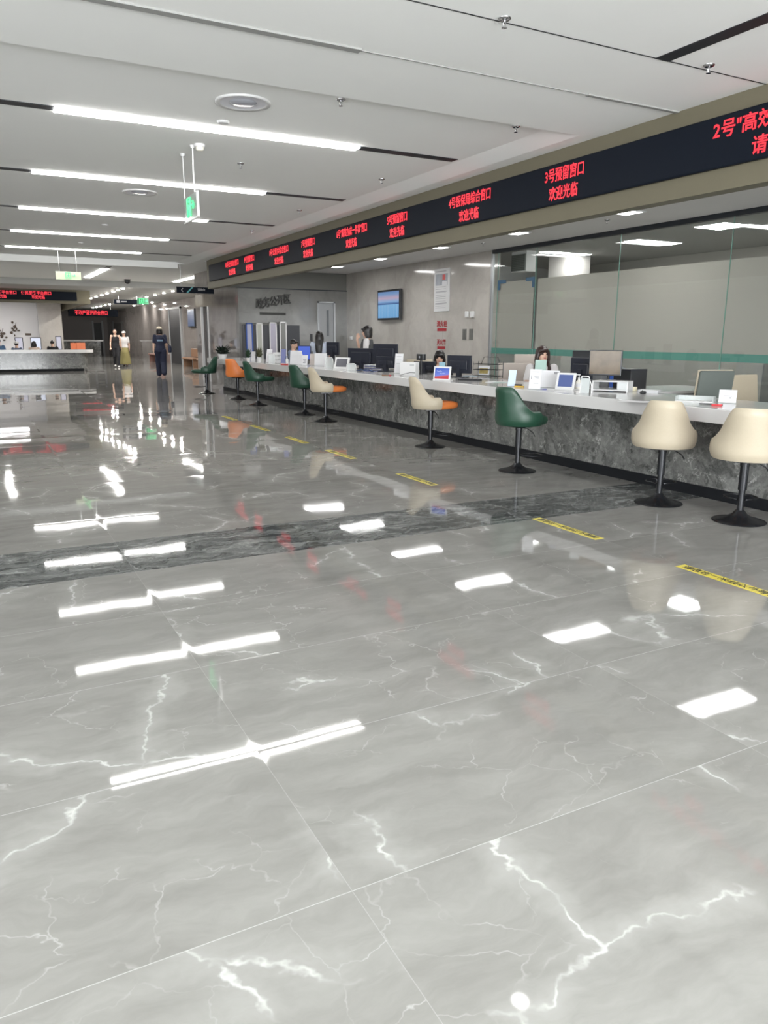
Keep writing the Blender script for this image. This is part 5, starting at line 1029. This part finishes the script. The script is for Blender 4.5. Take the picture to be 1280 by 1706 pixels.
a.l(cr.outputs[0], a.b.inputs['Emission Color']); a.b.inputs['Emission Strength'].default_value = 0.36; a.b.inputs['Base Color'].default_value = (0.01, 0.01, 0.01, 1)
part(t, 'display', a.m, (-w/2+0.022, w/2-0.022, -0.0095, -0.0082, 0.025, h-0.022), tilt=-0.14)
bm = bmesh.new(); path(bm, [(-w*0.3, -0.03, h*0.68), (-w*0.2, -0.03, h*0.62), (-w*0.1, -0.03, h*0.68), (0, -0.03, h*0.62)], 0.003, 6); path(bm, [(-w*0.12, -0.022, h*0.52), (0, -0.022, h*0.48), (w*0.1, -0.022, h*0.52), (w*0.2, -0.022, h*0.5)], 0.003, 6)
for v in bm.verts: v.co.y = -0.0105+math.tan(0.0)*0
bm.transform(Matrix.Rotation(-0.14, 4, 'X')); obj('script_lettering', bm, 'screenlite', t)
part(t, 'base', 'plastic', (-w/2, w/2, -0.02, 0.09, 0, 0.012), r=0.003)
standing_card('small pale blue card sticking up behind the advertising screen', 731, 741, 604, 630, mat('aqua_card', (0.25, 0.42, 0.5), 0.5), tilt=-0.05)
t = thing('desk_camera', 'small black camera on a stand left of the seated woman in black', 'camera', (6.25, on_x(702, 592, 6.25).y, DZ)); z = on_x(702, 597, 6.25).z-DZ
bm = bmesh.new(); tube(bm, (0, 0, 0), (0, 0, z), 0.025, 0.018); obj('stand', bm, 'dplastic', t); bm = bmesh.new(); rbox(bm, -0.03, 0.03, -0.10, 0.10, z-0.03, z+0.07, 0.008); obj('head', bm, 'dplastic', t); bm = bmesh.new(); tube(bm, (-0.03, 0, z+0.02), (-0.036, 0, z+0.02), 0.018); obj('lens', bm, 'lens', t)
at_chair('cream office chair left of the seated woman in black', 690, 718, 598, 7.45, 200, m='cream', e='cream', w=0.50)
# white box and tall sign
t, w, h = make('white_box_device', 'white box-shaped device with cable left of the low black monitor', 'device', 666, 692, 604, 626, 150); part(t, 'casing', 'plastic', (-w/2, w/2, 0, 0.12, 0, h), r=0.006); part(t, 'grey_badge', mat('grey_badge_print', (0.45, 0.46, 0.47), 0.6), (w*0.15, w*0.42, -0.002, 0.0, h*0.72, h*0.86)); bm = bmesh.new(); path(bm, [(-0.12, -0.03, 0.004), (-0.02, -0.06, 0.03), (0.08, -0.05, 0.055), (w/2, -0.01, 0.05)], 0.004, 6); obj('cable', bm, 'dplastic', t, smooth=True)
standing_card('tall narrow white notice between the dark screens and the white box', 657, 670, 590, 622, beta=152, prints=((-0.3, 0.3, 0.86, 0.87), (-0.3, 0.3, 0.7, 0.71), (-0.3, 0.3, 0.5, 0.51)))
t, w, h = make('paper_stack', 'papers and files spilling out before the monitor pair', 'papers', 611, 628, 601, 618, 150)
for k in range(6): bm = bmesh.new(); box(bm, -0.10, 0.12, -0.10, 0.12, 0.02*k, 0.02*k+0.006); bm.transform(Matrix.Rotation(0.12*(k % 3-1), 4, 'Z')); obj('sheet', bm, 'paper' if k % 2 else 'violet', t)
t, w, h = make('power_strip', 'dark blue tangle of cables below the left dark monitor', 'cables', 594, 620, 615, 619, 150); bm = bmesh.new(); path(bm, [(-w/2, 0, 0.01), (-w/4, 0.03, 0.03), (0, -0.01, 0.02), (w/4, 0.03, 0.03), (w/2, 0, 0.01)], 0.009, 8); path(bm, [(-w/2, 0.04, 0.01), (0, 0.05, 0.03), (w/2, 0.04, 0.01)], 0.008, 8); obj('cable_bundle', bm, mat('dark_blue_cable', (0.02, 0.05, 0.13), 0.4), t, smooth=True)
t, w, h = make('wooden_stamp', 'small brown stamps lying left of the tall narrow notice', 'stamp', 637, 651, 622, 627, 150); bm = bmesh.new(); tube(bm, (-w/2, 0, 0.012), (w*0.3, 0.01, 0.012), 0.011); obj('handle', bm, 'wood', t); bm = bmesh.new(); tube(bm, (w*0.3, 0.01, 0.012), (w/2, 0.012, 0.012), 0.013); obj('stamp_head', bm, 'redink', t)
# white stands in front of the monitor pair
tablet('white framed tablet left of the monitor pair', 556, 580, 596, 615, scr=mat('grey_screen', (0.10, 0.10, 0.12), 0.25))
def hoop(label, px0, px1, y0, y1, beta=150):
    t, w, h = make('acrylic_display', label, 'display stand', px0, px1, y0, y1, beta, group='white edged acrylic stands'); bm = bmesh.new()
    path(bm, [(-w/2, 0, 0), (-w*0.42, 0, h*0.9), (-w*0.3, 0, h), (w*0.3, 0, h), (w*0.42, 0, h*0.9), (w/2, 0, 0)], 0.006, 8); obj('edge_frame', bm, 'plastic', t); part(t, 'panel', 'acryl', (-w*0.42, w*0.42, -0.002, 0.002, 0, h*0.95))
hoop('low white hoop stand right of the white framed tablet', 577, 594, 606, 617); hoop('slanted white edged stand left of the white framed tablet', 541, 556, 596, 613); 
standing_card('tall white board in front of the long-haired standing woman', 524, 544, 589, 610, tilt=-0.08); standing_card('beige card left of the tall white board', 516, 525, 590, 609, mat('beige_card', (0.50, 0.45, 0.42), 0.6))
t = standing_card('small white notice with dark print under the blue monitor', 503, 512, 592, 609, prints=((-0.3, 0.3, 0.55, 0.62), (-0.2, 0.3, 0.38, 0.45), (-0.3, 0.2, 0.22, 0.29)))
standing_card('white upright board left of the blue monitor', 483, 502, 585, 607); standing_card('white narrower board in front of the upright board', 496, 503, 590, 608)
standing_card('blue violet folder standing left of the white boards', 468, 475.5, 582, 606, 'violet'); 
t, w, h = make('white_box_stack', 'stack of white boxes left of the blue violet folder', 'boxes', 458, 468, 587, 605, 150)
for k in range(3): part(t, 'box', 'plastic', (-w/2, w/2, -0.06, 0.06, h*k/3+0.002, h*(k+1)/3-0.008), r=0.004)
hoop('round clear acrylic stand near the far counter end', 447, 459, 590, 605)
standing_card('slanted white sign right of the far plants', 443, 452, 582, 604, beta=140, tilt=-0.25); standing_card('small white sign before the far plants', 419, 425, 586, 602); 
t, w, h = make('pump_bottle', 'small white pump bottle by the blue violet folder', 'bottle', 476, 481, 592, 607, 150); bm = bmesh.new(); lathe(bm, [(0, 0), (0.03, 0), (0.032, 0.1), (0.012, 0.12), (0.01, 0.15), (0, 0.15)], 16); obj('bottle_body', bm, 'plastic', t, smooth='auto'); bm = bmesh.new(); box(bm, -0.04, 0.01, -0.008, 0.008, 0.15, 0.165); obj('pump', bm, 'blue', t)
t, w, h = make('red_box', 'small red box by the far end of the counter', 'box', 469, 479, 604, 608, 150); part(t, 'box_body', 'redseat', (-w/2, w/2, -0.03, 0.03, 0, 0.03), r=0.004); part(t, 'lid', 'paper', (-w/2, w/2, -0.03, 0.03, 0.03, 0.034))
# plants
def plant(name, label, px0, px1, y0, y1, m, n=60, spread=0.5, z=SZ1, seed=1):
    rnd = random.Random(seed); P = on_z((px0+px1)/2, y1, z); k = depth(P)/FPX; w, h = (px1-px0)*k, (y1-y0)*k
    t = thing(name, label, 'plant', (P.x, P.y, z)); bm = bmesh.new(); lathe(bm, [(0, 0), (w*0.22, 0), (w*0.30, h*0.26), (w*0.27, h*0.26), (0, h*0.22)], 20); obj('pot', bm, 'plastic', t, smooth='auto')
    bm = bmesh.new()
    for i in range(n):
        a = rnd.uniform(0, 2*PI); e = rnd.uniform(0.2, 1.25); L_ = rnd.uniform(0.45, 1.0)
        d = Vector((math.cos(a)*math.cos(e)*w*0.75, math.sin(a)*math.cos(e)*w*0.75, math.sin(e)*h*0.8)); o_ = Vector((0, 0, h*0.2)); tip = o_+d*L_; mid = o_+d*L_*0.6+Vector((0, 0, h*0.06)); s_ = d.cross(Vector((0, 0, 1))).normalized()*w*0.09; th = Vector((0, 0, 0.003))
        q = [bm.verts.new(v) for v in (o_, mid+s_, tip-Vector((0, 0, h*0.04)), mid-s_, mid+th*3)]
        bm.faces.new((q[0], q[1], q[4])); bm.faces.new((q[1], q[2], q[4])); bm.faces.new((q[2], q[3], q[4])); bm.faces.new((q[3], q[0], q[4])); bm.faces.new((q[0], q[3], q[2], q[1]))
    obj('foliage', bm, m, t)
    return t
plant('potted_plant', 'spiky blackish plant at the far counter end above the orange stool', 358, 384, 570, 597, 'blkleaf', 70, seed=3)
plant('potted_plant', 'dark green bushy plant beside the small white sign', 408, 420, 576, 603, 'leaf', 90, seed=5)
plant('potted_plant', 'brown green bushy plant right of the dark green plant', 426, 439, 574, 603, 'olive', 110, seed=8)
# boxes and machines of the office behind the glass
t = thing('archive_cabinet', 'dark cabinet with teal top board behind the glass', 'cabinet', (11.3, 7.6, 0)); part(t, 'carcass', mat('dark_blue_grey_metal', (0.03, 0.04, 0.055), 0.4), (-0.3, 0.3, -0.35, 0.45, 0, 1.10), r=0.01); part(t, 'top_board', 'tealbox', (-0.32, 0.32, -0.37, 0.47, 1.10, 1.13)); part(t, 'door', 'dnavy', (-0.31, -0.3, -0.33, 0.05, 0.05, 1.05)); part(t, 'door', 'dnavy', (-0.31, -0.3, 0.06, 0.43, 0.05, 1.05))
t = thing('office_desk', 'pale green-grey desk behind the glass at the right', 'desk', (11.2, 6.0, 0)); part(t, 'desk_top', mat('grey_green_desk', (0.30, 0.34, 0.29), 0.5), (-0.4, 0.4, -1.2, 1.1, 0.70, 0.74)); part(t, 'front_panel', mat('dark_desk_front', (0.07, 0.09, 0.08), 0.5), (-0.38, -0.35, -1.15, 1.05, 0, 0.70)); part(t, 'side_panel', mat('dark_desk_front', (0.07, 0.09, 0.08), 0.5), (-0.38, 0.38, 1.05, 1.08, 0, 0.70)); part(t, 'side_panel', mat('dark_desk_front', (0.07, 0.09, 0.08), 0.5), (-0.38, 0.38, -1.18, -1.15, 0, 0.70))
for k, (y, l) in enumerate(((6.6, 'dark monitor on the desk behind the glass'), (5.6, 'second dark monitor on the desk behind the glass at the right edge'))):
    t = thing('office_monitor', l, 'monitor', (11.2, y, 0.74), 0, 'monitors behind the glass'); part(t, 'housing', 'dnavy', (-0.02, 0.02, -0.28, 0.28, 0.12, 0.46), r=0.006); part(t, 'stand', 'dnavy', (-0.02, 0.04, -0.03, 0.03, 0.0, 0.2)); part(t, 'stand_base', 'dnavy', (-0.1, 0.1, -0.12, 0.12, 0, 0.012))
t = thing('air_vent', 'grey air vent above the doorway behind the glass', 'vent', (0, 0, 0)); P0, P1 = on_x(848, 430, 10.6), on_x(882, 446, 10.6)
zc, yc = (P0.z+P1.z)/2, (P0.y+P1.y)/2; t.location = (10.6, yc, zc); part(t, 'frame', mat('grey_vent_metal', (0.16, 0.17, 0.16), 0.5), (-0.02, 0.0, -0.24, 0.24, -0.17, 0.17)); 
bm = bmesh.new()
for k in range(9): box(bm, -0.03, -0.02, -0.22, 0.22, -0.15+k*0.035, -0.15+k*0.035+0.012)
obj('slats', bm, mat('dark_vent_slats', (0.08, 0.085, 0.08), 0.5), t); part(t, 'duct', 'white', (0.0, 0.25, -0.26, 0.26, -0.19, ZS-zc))

# ------------------------------------------------------------------ clerks and things at the far left counter
person('seated person in blue at the far left counter', (0.85, 34.9, 0), 10, 1.7, SITP(0.52), 'denim', 'denim', hair='short', vox=0.014, haircol='brownhair')
person('seated person in pale grey at the far left counter', (1.5, 34.95, 0), 20, 1.6, SITP(0.48), 'greyshirt', 'navy', hair='bun', cap='whitecap', vox=0.014)
person('seated person in cream top left of the black chair', (2.15, 34.95, 0), 0, 1.6, SITP(0.50), mat('cream_cloth', (0.62, 0.50, 0.42), 0.85), 'navy', hair='bob', vox=0.014)
person('seated person in black at the far left counter by its rounded end', (2.85, 34.95, 0), 10, 1.62, SITP(0.52), 'blackcloth', 'blackcloth', hair='short', vox=0.014)
def farmon(px0, px1, y0, y1, Y, label, scr=None):
    P0, P1 = on_y(px0, y0, Y), on_y(px1, y1, Y); t = thing('far_monitor', label, 'monitor', ((P0.x+P1.x)/2, Y, SZ1-0.1), 0, 'monitors at the far left counter'); w = P1.x-P0.x; h = P0.z-SZ1+0.1
    part(t, 'housing', 'dnavy', (-w/2, w/2, -0.02, 0.02, 0.08, h), r=0.006); part(t, 'stand', 'dnavy', (-0.1, 0.1, -0.08, 0.08, 0, 0.015)); part(t, 'stand_neck', 'dnavy', (-0.03, 0.03, 0.0, 0.02, 0, 0.2))
    if scr: part(t, 'screen', scr, (-w/2+0.03, w/2-0.03, -0.024, -0.02, 0.11, h-0.03))
SCR = mat('pale_lit_screen', (0.3, 0.3, 0.34), 0.3, emit=0.15, ecol=(0.7, 0.68, 0.85))
farmon(24, 40, 562, 583, 35.7, 'pale lit monitor left of the person in cream top', SCR); farmon(50, 70, 562, 583, 35.8, 'white lit monitor beside the black chair', 'screenlite'); farmon(92, 104, 560, 583, 35.7, 'pale lit monitor nearest the rounded counter end', SCR)
tb = thing('clerk_table', 'long table behind the far left counter carrying the lit monitors', 'table', (1.6, 35.75, 0)); part(tb, 'table_top', 'plastic', (-2.2, 2.2, -0.22, 0.4, SZ1-0.13, SZ1-0.1))
for a in (-2.1, 0, 2.1): part(tb, 'leg', 'metal', (a-0.03, a+0.03, -0.1, 0.1, 0, SZ1-0.13))
for k, (px, l) in enumerate(((134, 'small orange chair back beyond the rounded counter end, right one'), (124, 'small orange chair back beyond the rounded counter end, left one'))):
    Yc = 40.5+1.0*k; P = on_y(px, 578, Yc); t = thing('orange_chair', l, 'chair', (P.x, Yc, 0), 0, 'orange chairs beyond the far left counter'); m_ = mat('orange_plastic', (0.62, 0.16, 0.06), 0.4)
    part(t, 'backrest', m_, (-0.2, 0.2, -0.26, -0.22, 0.5, P.z+0.2), r=0.01); part(t, 'seat', m_, (-0.22, 0.22, -0.22, 0.22, 0.42, 0.47), r=0.01)
    for a in (-0.2, 0.17):
        for b in (-0.2, 0.17): part(t, 'leg', 'metal', (a, a+0.03, b, b+0.03, 0, 0.42))
# dark wall ornaments of the far office
for k, (px, py, l) in enumerate(((2, 558, 'dark ornament on the bright far office wall, leftmost'), (24, 548, 'dark wall ornament like a branch in the bright far office'), (47, 557, 'small dark wall socket in the bright far office'))):
    P = on_y(px, py, 42); rnd = random.Random(k+4); bm = bmesh.new()
    if k < 2:
        for i in range(9): a = rnd.uniform(0, 2*PI); r = rnd.uniform(0.05, 0.33); ball(bm, (r*math.cos(a)*0.8, -0.03, r*math.sin(a)), rnd.uniform(0.03, 0.08), 0.02, rnd.uniform(0.03, 0.07), 5)
        path(bm, [(-0.2, -0.01, -0.2), (0, -0.01, 0), (0.1, -0.01, 0.3)], 0.015, 6)
    else: rbox(bm, -0.13, 0.13, -0.04, 0, -0.05, 0.05, 0.01)
    tag(obj('wall_ornament' if k < 2 else 'wall_socket', bm, mat('brown_ornament', (0.10, 0.07, 0.05), 0.6), loc=(P.x, 42, P.z)), l, 'ornament' if k < 2 else 'socket')
bpy.context.view_layer.update()
